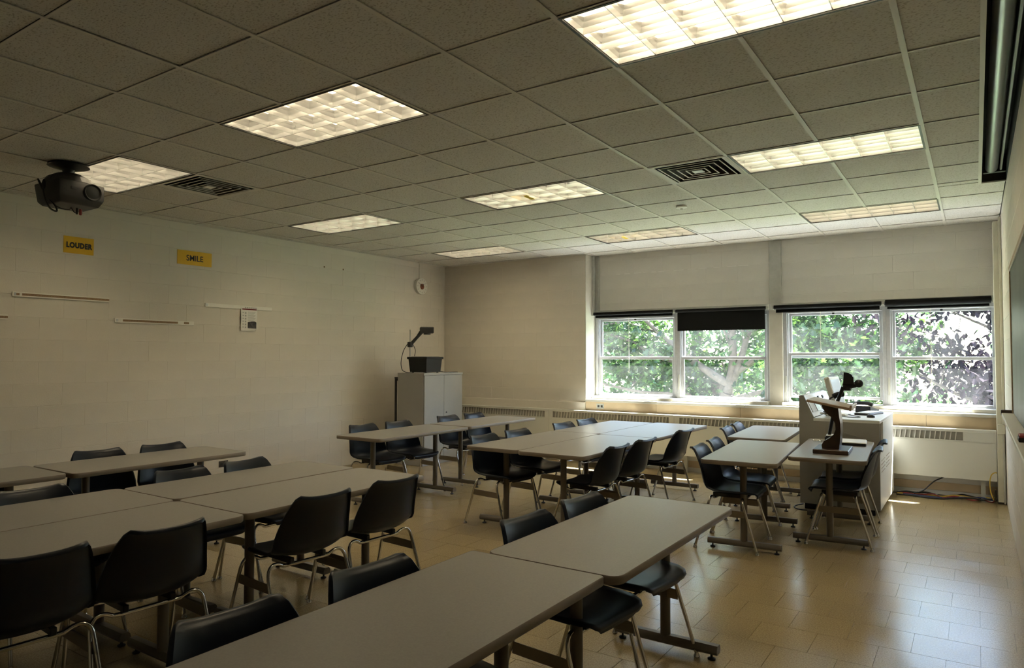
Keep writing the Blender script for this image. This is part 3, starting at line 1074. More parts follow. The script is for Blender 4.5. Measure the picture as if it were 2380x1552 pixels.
# ================================================================== CABINET and what stands on it
cx0, cx1, cy0, cy1 = -5.18, -4.70, 3.95, 4.80
e = thing('storage_cabinet', 'grey two-door steel storage cabinet in the far left corner', 'cabinet', ((cx0 + cx1) / 2, (cy0 + cy1) / 2, 0))
hx, hy = (cx1 - cx0) / 2, (cy1 - cy0) / 2
m = MB(); m.rbox(-hx, hx - .02, -hy, hy, 0, 1.25, .004); m.build('body', 'cabinet_grey', e)
MB().rbox(-hx - .001, hx, -hy - .001, hy + .001, 1.222, 1.252, .003).build('top_lip', 'cabinet_grey', e)
for s, nm in ((-1, 'a'), (1, 'b')):
    y0, y1 = (-hy + .012, -.0015) if s < 0 else (.0015, hy - .012)
    d = MB().rbox(hx - .02, hx - .001, y0, y1, .05, 1.218, .003).build('door', 'cabinet_grey', e)
    if s > 0:
        MB().lathe([(.011, 0), (.011, .006), (.004, .007)], (hx - .001, y0 + .05, .70), 'X', 12).build('lock', 'black_trim', d)
MB().box(-hx + .02, hx - .03, -hy + .01, hy - .01, 0.0, .04).build('plinth', 'cabinet_grey', e)

# overhead projector on top
ox, oy, oz = -4.93, 4.24, 1.252
e = thing('overhead_projector', 'black overhead projector with raised head on the grey cabinet', 'projector', (ox, oy, oz), 0.0)
m = MB()
hx = .165
m.add([(-.15, -.15, 0.012), (.15, -.15, 0.012), (.15, .15, 0.012), (-.15, .15, 0.012), (-hx, -hx, .19), (hx, -hx, .19), (hx, hx, .19), (-hx, hx, .19)],
      [(0, 3, 2, 1), (4, 5, 6, 7), (0, 1, 5, 4), (1, 2, 6, 5), (2, 3, 7, 6), (3, 0, 4, 7)])
m.build('body', 'black_plastic', e)
MB().rbox(-.182, .182, -.182, .182, .19, .222, .006).build('stage', 'black_plastic', e)
MB().rbox(-.14, .14, -.14, .14, .2225, .2255, .001).build('glass_plate', 'screen_grey', e)
for a in (-1, 1):
    for b in (-1, 1):
        MB().lathe([(.014, 0), (.014, .014)], (a * .12, b * .12, 0), 'Z', 10).build('foot', 'rubber', e)
px, py = -.15, -.15
MB().tube([(px, py, .20), (px, py, .60)], .0085, 10).build('post', 'steel', e)
MB().rbox(px - .03, px + .03, py - .03, py + .03, .355, .43, .008).build('clamp', 'black_plastic', e)
arm = MB().tube([(px + .01, py + .01, .40), (px + .07, py + .08, .505), (px + .10, py + .115, .565)], .02, 8, radii=[.024, .022, .03])
arm.build('arm', 'black_plastic', e, smooth=40)
M = Matrix.Translation((px + .155, py + .165, .595)) @ Matrix.Rotation(math.radians(45), 4, 'Z')
MB().rbox(-.09, .10, -.075, .075, -.045, .045, .01, M).build('head', 'projector_grey', e)
MB().tube([M @ Vector((.01, 0, -.045)), M @ Vector((.01, 0, -.062))], .05, 16).build('lens', 'black_trim', e)
MB().tube(smooth_path([(px - .03, py - .02, .40), (px - .06, py - .07, .30), (px - .075, py - .10, .15), (px - .06, py - .09, .04), (px - .02, py - .04, .006), (px + .08, py - .02, .005)]), .005, 6).build('power_cord', 'cable_black', e, smooth=60)
MB().tube(smooth_path([(px + .03, py + .02, .40), (px + .05, py + .05, .32), (px + .03, py + .06, .23)]), .005, 6).build('head_cord', 'cable_black', e, smooth=60)
MB().tube(smooth_path([(.15, .12, .02), (.19, .22, .006), (.17, .33, .005), (.20, .42, .006), (.18, .50, .004)]), .005, 6).build('loose_cord', 'cable_black', e, smooth=60)

# board leaning between cabinet and wall
e = thing('folded_screen', 'narrow black folded screen standing upright between cabinet and left wall', 'folded screen', (-5.262, 4.02, 0))
MB().rbox(-.022, .020, -.022, .022, .02, 1.17, .005).build('case', 'black_plastic', e)
MB().rbox(.0205, .029, -.016, .016, .04, 1.14, .002).build('white_edge', 'white_strip', e)
MB().rbox(-.035, .035, -.035, .035, 0, .02, .004).build('foot', 'black_trim', e)
MB().rbox(-.024, .03, -.024, .024, 1.17, 1.19, .004).build('end_cap', 'black_trim', e)

# ================================================================== LEFT WALL THINGS
def text_obj(name, txt, size, mt, parent, loc, rot, bold=0.0, sx=1.0, space=1.0):
    cu = bpy.data.curves.new(name, 'FONT')
    cu.body = txt; cu.size = size; cu.align_x = 'CENTER'; cu.align_y = 'CENTER'
    cu.extrude = .0004; cu.offset = bold; cu.space_character = space
    cu.materials.append(MATS[mt])
    tmp = bpy.data.objects.new(name, cu); COL.objects.link(tmp)
    me = bpy.data.meshes.new_from_object(tmp.evaluated_get(bpy.context.evaluated_depsgraph_get()))
    bpy.data.objects.remove(tmp)
    me.name = name
    o = bpy.data.objects.new(name, me); COL.objects.link(o)
    o.parent = parent; o.location = loc; o.rotation_euler = rot; o.scale = (sx, 1, 1)
    return o
WROT = (math.pi / 2, 0, math.pi / 2)       # upright on the left wall, read from inside the room
def sign(txt, y0, y1, z0, z1, size, bold, dy, sx, label, space=1.0):
    e = thing('yellow_sign', label, 'sign', (XL + .003, (y0 + y1) / 2, (z0 + z1) / 2), group='yellow paper signs on the left wall')
    MB().rbox(-.0015, .0015, -(y1 - y0) / 2, (y1 - y0) / 2, -(z1 - z0) / 2, (z1 - z0) / 2, .0004).build('paper_sheet', 'sign_yellow', e)
    text_obj('lettering', txt, size, 'ink', e, (.0022, dy, -.004), WROT, bold, sx, space)
    return e
sign('LOUDER', -.10, .17, 2.455, 2.615, .068, .0042, .002, .80, 'yellow paper sign with the bold black word LOUDER', 1.12)
sign('SMILE', 1.02, 1.425, 2.475, 2.63, .088, .0012, .0, .92, 'yellow paper sign with the thin black word SMILE')

def strip(y0, y1, z, cork, label):
    e = thing('tack_strip', label, 'tack strip', (XL + .003, (y0 + y1) / 2, z), group='tack strips on the left wall')
    L = (y1 - y0) / 2
    MB().rbox(-.002, .012, -L, L, -.021, .021, .002).build('rail', 'white_strip', e)
    for a, b in cork:
        MB().rbox(.0095, .0125, -L + a * 2 * L, -L + b * 2 * L, -.010, .012, .001).build('cork_inlay', 'cork', e)
    for k in range(2):
        MB().rbox(.010, .014, -L + .01 + k * .045, -L + .03 + k * .045, -.012, .014, .001).build('end_clip', 'white_strip' if k else 'steel', e)
strip(-.51, .32, 2.03, [(.02, 1.0)], 'brown cork tack strip under the LOUDER sign')
strip(.38, 1.22, 1.835, [(.08, .78), (.86, .93)], 'cork tack strip with a worn white right end, lowest on the wall')
strip(1.35, 2.23, 2.05, [], 'white tack strip holding the calendar page')
strip(-1.35, -.54, 1.82, [(.02, 1.0)], 'brown cork tack strip cut off by the left picture edge')

e = thing('wall_calendar', 'white printed page with red band and dark photo hanging from a tack strip', 'calendar', (XL + .018, 1.91, 1.925))
MB().rbox(-.001, .001, -.11, .11, -.135, .135, .0004).build('page', 'paper', e)
MB().rbox(-.004, -.002, -.105, .09, -.148, .13, .0004).build('under_page', 'paper', e)
MB().box(.0011, .0016, -.095, .100, .098, .112).build('red_band', 'print_red', e)
m = MB()
for k in range(6): m.box(.0011, .0015, -.06 + k * .028, -.042 + k * .028, .116, .130)
m.build('title_print', 'print_grey', e)
m = MB()
for k in range(9): m.box(.0011, .0015, -.02, .085 - (k % 3) * .012, .072 - k * .0125, .076 - k * .0125)
m.build('text_print', 'print_grey', e)
m = MB()
for k in range(6):
    m.box(.0011, .0015, -.09, -.072, .06 - k * .034, .070 - k * .034)
    m.box(.0011, .0015, -.058, -.04, .052 - k * .034, .072 - k * .034)
m.build('side_print', 'print_grey', e)
MB().prism([(-.02, -.118), (.097, -.118), (.097, -.045), (.072, -.034), (.03, -.036), (-.02, -.046)], .0011, .0016, 'YZ').build('photo_print', 'print_photo', e)

# clock with its conduit
e = thing('wall_clock', 'round white wall clock with a brown emblem near the far left corner', 'clock', (XL, 4.93, 2.56))
MB().lathe([(.118, 0.0), (.122, .03), (.128, .05), (.126, .058), (.118, .060)], (0, 0, 0), 'X', 36).build('case', 'clock_white', e, smooth=35)
MB().lathe([(.044, .0602), (.044, .0612), (.034, .0613)], (0, 0, -.005), 'X', 24).build('emblem', 'emblem', e)
m = MB()
for k in range(12):
    a = k * math.pi / 6
    q = Matrix.Rotation(a, 4, 'X')
    m.box(.0602, .0612, -.004, .004, .088, .108, q)
m.build('hour_marks', 'print_grey', e)
MB().box(.0616, .0626, -.003, .003, -.06, .01, Matrix.Rotation(2.3, 4, 'X')).build('hour_hand', 'ink', e)
MB().box(.063, .064, -.002, .002, -.085, .01, Matrix.Rotation(4.1, 4, 'X')).build('minute_hand', 'ink', e)
MB().rbox(0.001, .012, -.012, .002, .10, H - 2.56 - .002, .002).build('conduit', 'wall_paint', e)

def outlet(name, label, loc, rz, cover, w_=.115, h_=.07, slots=True):
    e = thing(name, label, 'outlet', loc, rz)
    MB().rbox(-w_ / 2, w_ / 2, -.006, 0, -h_ / 2, h_ / 2, .002).build('cover_plate', cover, e)
    for s in (-1, 1):
        MB().rbox(s * .024 - .016, s * .024 + .016, -.009, -.005, -.016, .016, .002).build('socket', 'black_trim', e)
outlet('wall_outlet', 'dark brown wall outlet low on the left wall behind the table end', (XL, 1.61, .255), math.pi / 2, 'outlet_brown')
outlet('sill_outlet', 'dark double outlet on the tan board under the leftmost window', (-2.87, YB - .002, .79), 0, 'column_paint')
for k, (yy, zz) in enumerate(((3.05, 2.66), (3.38, 2.66))):
    o = MB().lathe([(.012, 0), (.010, .004), (.004, .006)], (XL + .0005, yy, zz), 'X', 10).build('putty_spot', 'cork')
    tag(o, ['left one of two small brown putty spots high on the left wall', 'right one of two small brown putty spots high on the left wall'][k], 'putty spot', 'putty spots on the left wall')

# ================================================================== CEILING PROJECTOR
e = thing('ceiling_projector', 'dark grey video projector hanging from the ceiling at the upper left', 'video projector', (-4.20, -0.69, H), math.radians(4))
e.scale = (.88, .84, .82)
MB().lathe([(.16, -.002), (.165, -.018), (.12, -.032), (.05, -.05), (.04, -.10)], (-.02, 0, 0), 'Z', 24).build('ceiling_mount', 'black_trim', e, smooth=40)
MB().lathe([(.10, -.095), (.17, -.135), (.20, -.185), (.20, -.205)], (-.01, 0, 0), 'Z', 24).build('mount_plate', 'black_trim', e)
MB().tube([(-.05, 0, -.09), (-.05, 0, -.16)], .03, 12).build('mount_stem', 'black_trim', e)
m = MB()
poly = [(-.20, -.20), (.19, -.205), (.205, -.19), (.205, -.335), (.17, -.395), (-.12, -.405), (-.20, -.36)]
bm = bmesh.new()
vs_ = []
for s in (-1, 1):
    vs_.append([bm.verts.new((p[0] - (.03 if abs(p[1]) > .35 else 0) * 0, s * (.195 if p[1] > -.34 else .165), p[1])) for p in poly])
n = len(poly)
bm.faces.new(vs_[0][::-1]); bm.faces.new(vs_[1])
for k in range(n):
    k2 = (k + 1) % n
    bm.faces.new((vs_[0][k], vs_[0][k2], vs_[1][k2], vs_[1][k]))
bmesh.ops.bevel(bm, geom=bm.edges[:], offset=.012, segments=2, affect='EDGES', profile=.5)
MB().bm(bm).build('body', 'projector_grey', e, smooth=40)
ln = MB().lathe([(.078, 0), (.078, .014), (.072, .018), (.066, .012), (.060, .006)], (.203, .085, -.27), 'X', 28).build('lens_ring', 'duct_black', e, smooth=40)
MB().lathe([(.059, .0), (.042, .006), (.001, .008)], (.208, .085, -.27), 'X', 24).build('lens', 'duct_black', ln, smooth=60)
MB().rbox(.203, .209, -.10, -.05, -.27, -.245, .002).build('sensor_window', 'black_trim', e)
m = MB()
for k in range(5): m.box(.2045, .2075, -.19, -.13, -.30 + k * .012, -.294 + k * .012)
m.build('vent_slots', 'black_trim', e)
MB().tube(smooth_path([(-.12, -.18, -.21), (-.02, -.25, -.19), (.04, -.265, -.23), (.05, -.245, -.29), (.03, -.22, -.25), (.05, -.235, -.20), (.07, -.255, -.25), (.07, -.24, -.36), (.08, -.20, -.45), (.09, -.15, -.47), (.08, -.16, -.42), (.05, -.19, -.37)]), .008, 6).build('cable', 'cable_black', e, smooth=60)
MB().tube(smooth_path([(.0, -.12, -.40), (.05, -.09, -.43), (.06, -.03, -.43), (.03, .0, -.40)]), .004, 6).build('cable', 'cable_black', e, smooth=60)
MB().tube(smooth_path([(.03, .0, -.40), (.05, .02, -.445), (.06, .045, -.45)]), .0045, 6).build('cable', 'cable_black', e, smooth=60)
MB().rbox(.04, .055, .035, .05, -.46, -.40, .003).build('plug', 'black_trim', e)
MB().rbox(.055, .07, .055, .075, -.465, -.41, .004).build('plug', 'cable_red', e)
MB().tube([(.062, .072, -.41), (.062, .085, -.45)], .005, 6).build('plug', 'steel', e)

# ================================================================== RIGHT WALL THINGS
by0, by1, bz0, bz1 = -2.55, 3.05, 1.05, 2.13
e = thing('chalkboard', 'dark green chalkboard with wooden frame on the right wall', 'chalkboard', (XR, (by0 + by1) / 2, bz0))
L = (by1 - by0) / 2; Hh = bz1 - bz0
MB().rbox(-.016, -.002, -L + .03, L - .03, .02, Hh - .03, .001).build('writing_surface', 'board_green', e)
MB().rbox(-.026, -.002, -L, L, Hh - .035, Hh, .003).build('frame_rail', 'board_wood', e)
for s in (-1, 1):
    MB().rbox(-.024, -.002, s * (L - .015) - .012, s * (L - .015) + .012, .02, Hh - .035, .003).build('frame_stile', 'board_wood', e)
tr = MB().rbox(-.085, -.002, -L, L + .10, -.012, .012, .004).build('chalk_tray', 'cream_metal', e)
MB().rbox(-.088, -.004, L + .07, L + .125, -.008, .034, .003).build('end_cap', 'outlet_brown', tr)
e = thing('chalkboard_eraser', 'small dark red eraser lying on the chalk tray', 'eraser', (XR - .045, 1.05, bz0 + .0125))
MB().rbox(-.025, .025, -.06, .06, 0, .022, .003).build('felt', 'black_trim', e)
MB().rbox(-.022, .022, -.06, .06, .022, .034, .003).build('grip', 'print_red', e)

e = thing('corner_raceway', 'pale yellow vertical cable raceway in the far right corner', 'raceway', (1.672, 5.44, 0))
MB().rbox(-.034, .034, -.05, .10, .02, H - .07, .004).build('channel', 'raceway', e)
MB().rbox(.012, .036, -.075, -.051, .80, H - .03, .003).build('upper_pipe', 'raceway', e)
MB().rbox(-.030, .036, -.066, -.0505, .70, .80, .003).build('coupling', 'raceway', e)
MB().tube([(.022, -.062, .01), (.022, -.062, .705)], .009, 10).build('lower_conduit', 'column_paint', e)
MB().rbox(-.036, .036, -.045, .095, 0, .02, .003).build('base_cap', 'outlet_brown', e)

# screen housing in the ceiling slot
e = thing('projection_screen', 'rolled projection screen in the dark ceiling slot over the chalkboard', 'projection screen', (1.62, 0.5, H + .07))
MB().tube([(-.012, -3.6, .02), (-.012, -.95, .02)], .045, 18).build('roller', 'screen_housing', e, smooth=60)
MB().tube([(-.012, -.75, .02), (-.012, 3.15, .02)], .045, 18).build('roller', 'screen_housing', e, smooth=60)
MB().rbox(-.07, .08, -.90, -.80, -.02, .118, .004).build('hanger', 'black_trim', e)
MB().rbox(.042, .058, -3.6, -.95, -.012, .020, .004).build('bottom_bar', 'screen_housing', e)
MB().rbox(.042, .058, -.75, 3.15, -.012, .020, .004).build('bottom_bar', 'screen_housing', e)
MB().rbox(-.07, .085, 3.155, 3.20, -.02, .118, .004).build('end_bracket', 'black_trim', e)
MB().rbox(-.066, .08, -3.62, -3.605, -.02, .118, .004).build('end_bracket', 'black_trim', e)

# ================================================================== ROLLER SHADES
def shade(x0, x1, r, drop, label, sag=.012, cordz=None, yy=YR - .085):
    zc = 2.085
    e = thing('roller_shade', label, 'roller shade', ((x0 + x1) / 2, yy, zc), group='black roller shades over the windows')
    L = (x1 - x0) / 2
    MB().tube([(-L + .015, 0, 0), (L - .015, 0, 0)], r, 16).build('roller', 'shade_black', e, smooth=60)
    MB().box(-L + .03, L - .03, r - .002, r + .001, -drop, 0).build('shade_cloth', 'shade_black', e)
    MB().rbox(-L + .03, L - .03, r - .005, r + .005, -drop - .02, -drop, .003).build('hem_bar', 'shade_black', e)
    for s in (-1, 1):
        b = MB().rbox(s * (L - .006) - .004, s * (L - .006) + .004, -.02, .055, -.025, .025, .002).build('bracket', 'steel', e)
    if cordz is not None:
        MB().tube([(-.06, r, -drop - .018), (-.06, r, cordz - zc)], .0025, 6).build('pull_cord', 'cord', e)
        ring = [(-.06 + .014 * math.sin(t * math.pi / 6), r, cordz - zc - .014 + .014 * math.cos(t * math.pi / 6)) for t in range(13)]
        MB().tube(ring, .003, 6, caps=False).build('pull_ring', 'cord', e)
shade(RX + .02, -1.87, .024, .035, 'rolled up black shade over the leftmost window', cordz=1.28)
shade(-1.86, -0.67, .022, .245, 'black shade pulled partly down over the second window')
shade(-0.60, 0.60, .026, .045, 'rolled up black shade over the window behind the console', cordz=1.56)
shade(0.615, XR - .075, .040, .045, 'thick rolled black shade over the rightmost window', cordz=1.20)

# ================================================================== CONSOLE with its things
X0, X1, Y0, Y1 = 0.03, 0.725, 4.06, 5.30
ZD = 0.885
e = thing('media_console', 'large grey teaching console with raised control panel by the windows', 'console', (0, 0, 0))
prof = [(X0, .06), (X1, .06), (X1, ZD), (X0 + .135, ZD), (X0 + .042, 1.10), (X0, 1.10)]
MB().prism(prof, Y0, Y0 + .02, 'XZ').build('front_panel', 'console_grey', e)
MB().rbox(X0, X0 + .02, Y0 + .02, Y1, .06, 1.10, .002).build('side_panel', 'console_grey', e)
MB().prism([(X0 + .02, .90), (X0 + .128, ZD + .006), (X0 + .037, 1.095), (X0 + .02, 1.095)], Y0 + .02, Y1, 'XZ').build('control_slope', 'panel_white', e)
MB().rbox(X0 + .128, X1 + .004, Y0 - .002, Y1, ZD - .028, ZD, .003).build('desk_top', 'console_side', e)
sd = MB()
sd.rbox(X1 - .02, X1, Y0 + .30, Y1, .06, ZD - .03, .002)
sd.rbox(X1 - .02, X1, Y0 + .022, Y0 + .30, .06, .60, .002)
sp = sd.build('side_panel', 'console_side', e)
sl = MB()
for g in range(2):
    for k in range(4): sl.box(X1, X1 + .0015, Y0 + .12 + g * .42, Y0 + .42 + g * .42, .50 - k * .035, .508 - k * .035)
sl.build('vent_slots', 'dull_taupe', sp)
MB().box(X1 - .30, X1 - .02, Y0 + .022, Y0 + .30, .602, .615).build('shelf', 'console_grey', e)
MB().box(X1 - .30, X1 - .285, Y0 + .022, Y0 + .30, .615, ZD - .03).build('shelf_side', 'console_grey', e)
MB().box(X1 - .285, X1 - .02, Y0 + .285, Y0 + .30, .615, ZD - .03).build('shelf_back', 'grille_back', e)
MB().lathe([(.010, 0), (.014, .012), (.010, .02)], (X1, Y0 + .36, .66), 'X', 12).build('knob', 'steel', e)
MB().rbox(X0 + .03, X1 - .05, Y0 + .05, Y1 - .02, 0.0, .06, .003).build('plinth', 'black_plastic', e)
MB().rbox(X0 + .02, X1 - .02, Y1 - .02, Y1, .06, ZD - .03, .002).build('rear_panel', 'console_grey', e)
MB().prism([(X0 + .26, .79), (X0 + .27, .80), (X1 - .03, .69), (X1 - .04, .68)], Y0 - .006, Y0 - .001, 'XZ').build('edge_moulding', 'console_grey', e)
# controls on the slope
sv = Vector((X0 + .128, 0, ZD + .006)) - Vector((X0 + .037, 0, 1.095))
sn = Vector((-sv.z, 0, sv.x)).normalized()
def on_slope(name, t0, t1, y0, y1, h, mt):
    a = Vector((X0 + .037, 0, 1.095)) + sv * t0 + sn * .0005
    b = Vector((X0 + .037, 0, 1.095)) + sv * t1 + sn * .0005
    m = MB()
    pts = []
    for off in (0, h):
        for p in (a, b):
            for yy in (y0, y1): pts.append((p.x + sn.x * off, yy, p.z + sn.z * off))
    m.add(pts, [(0, 1, 3, 2), (4, 6, 7, 5), (0, 4, 5, 1), (2, 3, 7, 6), (0, 2, 6, 4), (1, 5, 7, 3)])
    m.build(name, mt, e)
for k in range(3):
    on_slope('equipment_face', .25, .80, Y0 + .08 + k * .25, Y0 + .29 + k * .25, .006, 'key_grey' if k != 1 else 'screen_grey')
on_slope('switch', .15, .30, Y0 + .62, Y0 + .66, .012, 'black_plastic')
on_slope('switch', .15, .30, Y0 + .86, Y0 + .90, .012, 'black_plastic')

def tangle(name, label, pts, r, mt, cat='cable', group='loose cables'):
    o = MB().tube(smooth_path(pts), r, 6).build(name, mt, None, smooth=60)
    return tag(o, label, cat, group)
for k in range(4):
    rr = random.Random(40 + k)
    pts = [(X0 + .18 + rr.random() * .13, Y0 + .05 + rr.random() * .30, ZD + .012 + rr.random() * .05) for _ in range(9)]
    tangle('cable_coil', ['black cable coil in the heap at the foot of the control panel', 'white cable coil in the heap at the foot of the control panel',
                          'grey cable coil in the heap at the foot of the control panel', 'topmost black cable of the heap at the foot of the control panel'][k],
           pts, .006, ['cable_black', 'cable_white', 'key_grey', 'cable_black'][k], group='cables heaped on the console')
tangle('mouse_cable', 'thin black cable looping across the console top', [(X0 + .33, Y0 + .30, ZD + .006), (X0 + .42, Y0 + .22, ZD + .006), (X0 + .50, Y0 + .28, ZD + .006), (X0 + .46, Y0 + .38, ZD + .006), (X0 + .36, Y0 + .55, ZD + .006)], .004, 'cable_black', group='cables heaped on the console')

# monitor
e = thing('monitor', 'small beige flat monitor tilted back on the console', 'monitor', (0.30, 4.62, ZD), math.radians(-7))
MB().rbox(-.09, .09, -.10, .10, 0, .014, .005).build('base', 'beige_plastic', e)
M = Matrix.Translation((-.02, 0, .215)) @ Matrix.Rotation(math.radians(-14), 4, 'Y')
MB().tube([(-.03, 0, .01), (-.05, 0, .16)], .02, 10).build('neck', 'beige_plastic', e)
MB().rbox(-.035, .018, -.17, .17, -.145, .175, .008, M).build('case', 'beige_plastic', e)
MB().rbox(.0175, .0195, -.145, .145, -.10, .145, .001, M).build('screen', 'screen_grey', e)
# black cloth-like gooseneck microphone lump beside it
e = thing('gooseneck_microphone', 'black foam-topped gooseneck microphone beside the monitor', 'microphone', (0.25, 4.42, ZD))
MB().lathe([(.04, 0), (.042, .012), (.03, .02)], (0, 0, 0), 'Z', 16).build('base', 'black_plastic', e, smooth=40)
MB().tube(smooth_path([(0, 0, .02), (-.02, 0, .10), (0, .01, .17), (.05, .02, .20)]), .009, 8).build('neck', 'black_plastic', e, smooth=60)
MB().tube(smooth_path([(.03, .015, .19), (.06, .025, .21), (.12, .045, .22)]), .026, 12).build('foam_head', 'shade_black', e, smooth=60)
# keyboard, phone, mouse
e = thing('keyboard', 'white computer keyboard lying on the console top', 'keyboard', (0.55, 4.85, ZD), math.radians(78))
MB().rbox(-.20, .20, -.075, .075, 0.0, .02, .004).build('case', 'black_plastic', e)
for r_ in range(4):
    for k in range(10):
        MB().rbox(-.19 + k * .038, -.156 + k * .038, -.062 + r_ * .032, -.034 + r_ * .032, .02, .027, .002).build('key', 'panel_white', e)
e = thing('desk_phone', 'black desk phone at the back of the console top', 'phone', (0.50, 5.13, ZD), math.radians(70))
MB().prism([(-.09, 0), (.09, 0), (.09, .03), (-.09, .07)], -.08, .08, 'XZ').build('body', 'black_plastic', e)
MB().tube(smooth_path([(-.08, -.10, .085), (-.085, -.05, .10), (-.085, .05, .10), (-.08, .10, .085)]), .02, 10).build('handset', 'black_plastic', e, smooth=60)
e = thing('computer_mouse', 'small black computer mouse near the front of the console top', 'mouse', (0.615, 4.42, ZD), math.radians(60))
MB().lathe([(.034, 0), (.037, .008), (.033, .020), (.020, .030), (.004, .033)], (0, 0, 0), 'Z', 18).build('shell', 'black_plastic', e, smooth=60)
MB().rbox(-.012, .012, .005, .028, .026, .031, .002).build('button', 'panel_white', e)

# ================================================================== LECTERN
lx, ly = 0.50, 3.02
e = thing('table_lectern', 'dark brown wooden table lectern with slanted top', 'lectern', (lx, ly, TZ), math.radians(3))
MB().rbox(-.135, .125, -.19, .19, 0, .035, .005).build('base', 'wood_dark', e)
colp = [(-.075, .036), (-.078, .062), (-.062, .092), (-.022, .116), (.012, .150), (.026, .190), (.024, .235), (.004, .280), (-.034, .312), (-.064, .350), (-.078, .385),
        (.048, .358), (.053, .300), (.062, .235), (.063, .170), (.056, .090), (.050, .036)]
def cprism(y0, y1): return MB().prism(colp, y0, y1, 'XZ')
cprism(-.10, .10).build('column', 'wood_dark', e)
M = Matrix.Translation((-.01, 0, .392)) @ Matrix.Rotation(math.radians(10.5), 4, 'Y')
MB().rbox(-.165, .15, -.225, .225, -.010, .010, .004, M).build('slanted_top', 'wood_top', e)
MB().rbox(.15, .166, -.225, .225, -.014, .030, .003, M).build('book_ledge', 'wood_top', e)

# ================================================================== DOCUMENT CAMERA
dx, dy = 0.47, 3.62
e = thing('document_camera', 'document camera with black arm and lamp head behind the lectern', 'document camera', (dx, dy, TZ), math.radians(6))
MB().rbox(-.02, .20, -.13, .17, 0.0, .032, .008).build('stage', 'panel_white', e)
MB().rbox(-.015, .195, -.135, -.1305, .003, .026, .002).build('stage_edge', 'black_plastic', e)
MB().rbox(-.13, -.025, -.12, .06, 0, .075, .012).build('base_block', 'black_plastic', e)
MB().rbox(-.12, -.035, -.115, .03, .0755, .080, .002).build('key_pad', 'key_grey', e)
MB().tube([(-.10, -.02, .06), (-.055, -.02, .30), (.02, -.02, .505)], .016, 10).build('arm', 'black_plastic', e, smooth=60)
MB().tube([(.02, -.02, .505), (.13, -.02, .53)], .026, 12, radii=[.032, .024]).build('head_bar', 'black_plastic', e, smooth=60)
MB().prism([(.02, .53), (.105, .53), (.105, .59), (.088, .618), (.06, .632), (.028, .638)], -.055, .015, 'XZ').build('camera_head', 'black_plastic', e)
MB().tube([(.055, -.02, .505), (.055, -.02, .475)], .03, 16).build('lens', 'black_trim', e)
bm = bmesh.new(); bmesh.ops.create_uvsphere(bm, u_segments=16, v_segments=10, radius=.036)
MB().bm(bm, Matrix.Translation((.145, -.02, .538))).build('lamp_knob', 'black_plastic', e, smooth=80)
tangle('camera_cable', 'pale cable with a black plug beside the document camera', [(0.30, 3.62, TZ + .008), (0.27, 3.70, TZ + .012), (0.24, 3.66, TZ + .008), (0.22, 3.74, TZ + .01), (0.30, 3.80, TZ + .01), (0.34, 3.70, TZ + .012)], .005, 'cable_white', group='cables on the lectern table')

# ================================================================== FLOOR CABLES
specs = [('black', 'thick black cable along the floor under the right radiator, nearest the wall', 'cable_black', .011, 5.50), ('yellow', 'yellow cable along the floor under the right radiator', 'cable_yellow', .008, 5.44),
         ('white', 'white cable along the floor under the right radiator', 'cable_white', .006, 5.47), ('blue', 'dark blue cable along the floor under the right radiator', 'cable_blue', .008, 5.41),
         ('red', 'red cable along the floor under the right radiator', 'cable_red', .006, 5.46), ('black', 'thin black cable lying foremost on the floor under the right radiator', 'cable_black', .009, 5.375)]
for k, (nm, lab, mt, r_, yy) in enumerate(specs):
    rr = random.Random(90 + k)
    pts = []
    x = 0.74
    while x < 1.60:
        pts.append((x, yy + rr.uniform(-.025, .025) - .04 * math.sin(x * 3 + k), r_ + rr.uniform(0, .025) + (.02 if k % 2 else 0) * math.sin(x * 5)))
        x += .085
    pts = [(p[0], p[1], max(p[2], r_ + .001)) for p in pts]
    pts += [(1.615, yy - .01, .06), (1.618, yy - .02, .14)]
    tangle(nm + '_cable', lab, pts, r_, mt, group='cables on the floor under the right radiator')
tangle('black_cable', 'black cable curving up from the floor behind the right radiator', [(0.90, 5.40, .03), (0.98, 5.41, .06), (1.03, 5.42, .11), (1.09, 5.43, .17), (1.16, 5.45, .21), (1.22, 5.47, .25)], .007, 'cable_black', group='cables on the floor under the right radiator')
tangle('yellow_cable', 'yellow cable looping up beside the corner raceway', [(1.60, 5.36, .04), (1.575, 5.355, .12), (1.57, 5.36, .22), (1.585, 5.36, .29), (1.615, 5.37, .315), (1.628, 5.38, .31)], .006, 'cable_yellow', group='cables on the floor under the right radiator')
tangle('floor_cable', 'black power cable lying on the floor left of the console', [(0.02, 4.25, .012), (-0.03, 4.15, .008), (-0.02, 4.05, .008), (0.05, 3.98, .008), (0.20, 4.00, .008), (0.34, 4.03, .008)], .006, 'cable_black', group='cables on the floor under the right radiator')

# ================================================================== OUTSIDE
gr = MB().box(-60, 60, 10.2, 90, -4.4, -4.2).build('ground', 'ground')
structure(gr, 'green lawn under the trees outside')
pv = MB().box(-60, 60, 6.1, 10.2, -4.4, -4.19).build('pavement', 'pavement')
structure(pv, 'pale sunlit pavement along the building outside')

def leaf_shape(rng, size, lobes):
    """One leaf as a folded star outline around a midrib."""
    pts = []
    if lobes:
        prof = [(0, .12), (36, .42), (52, .22), (72, .50), (92, .24), (118, .44), (150, .20), (180, .05)]
        # angle from the tip, radius
        right = [(0, .58)] + [(a, r) for a, r in prof[1:]]
        left = [(-a, r) for a, r in right[1:-1]][::-1]
        seq = right + left
    else:
        seq = [(0, .55), (40, .33), (90, .28), (140, .30), (180, .5), (-140, .30), (-90, .28), (-40, .33)]
    return [(r * math.sin(math.radians(a)) * size, r * math.cos(math.radians(a)) * size) for a, r in seq]

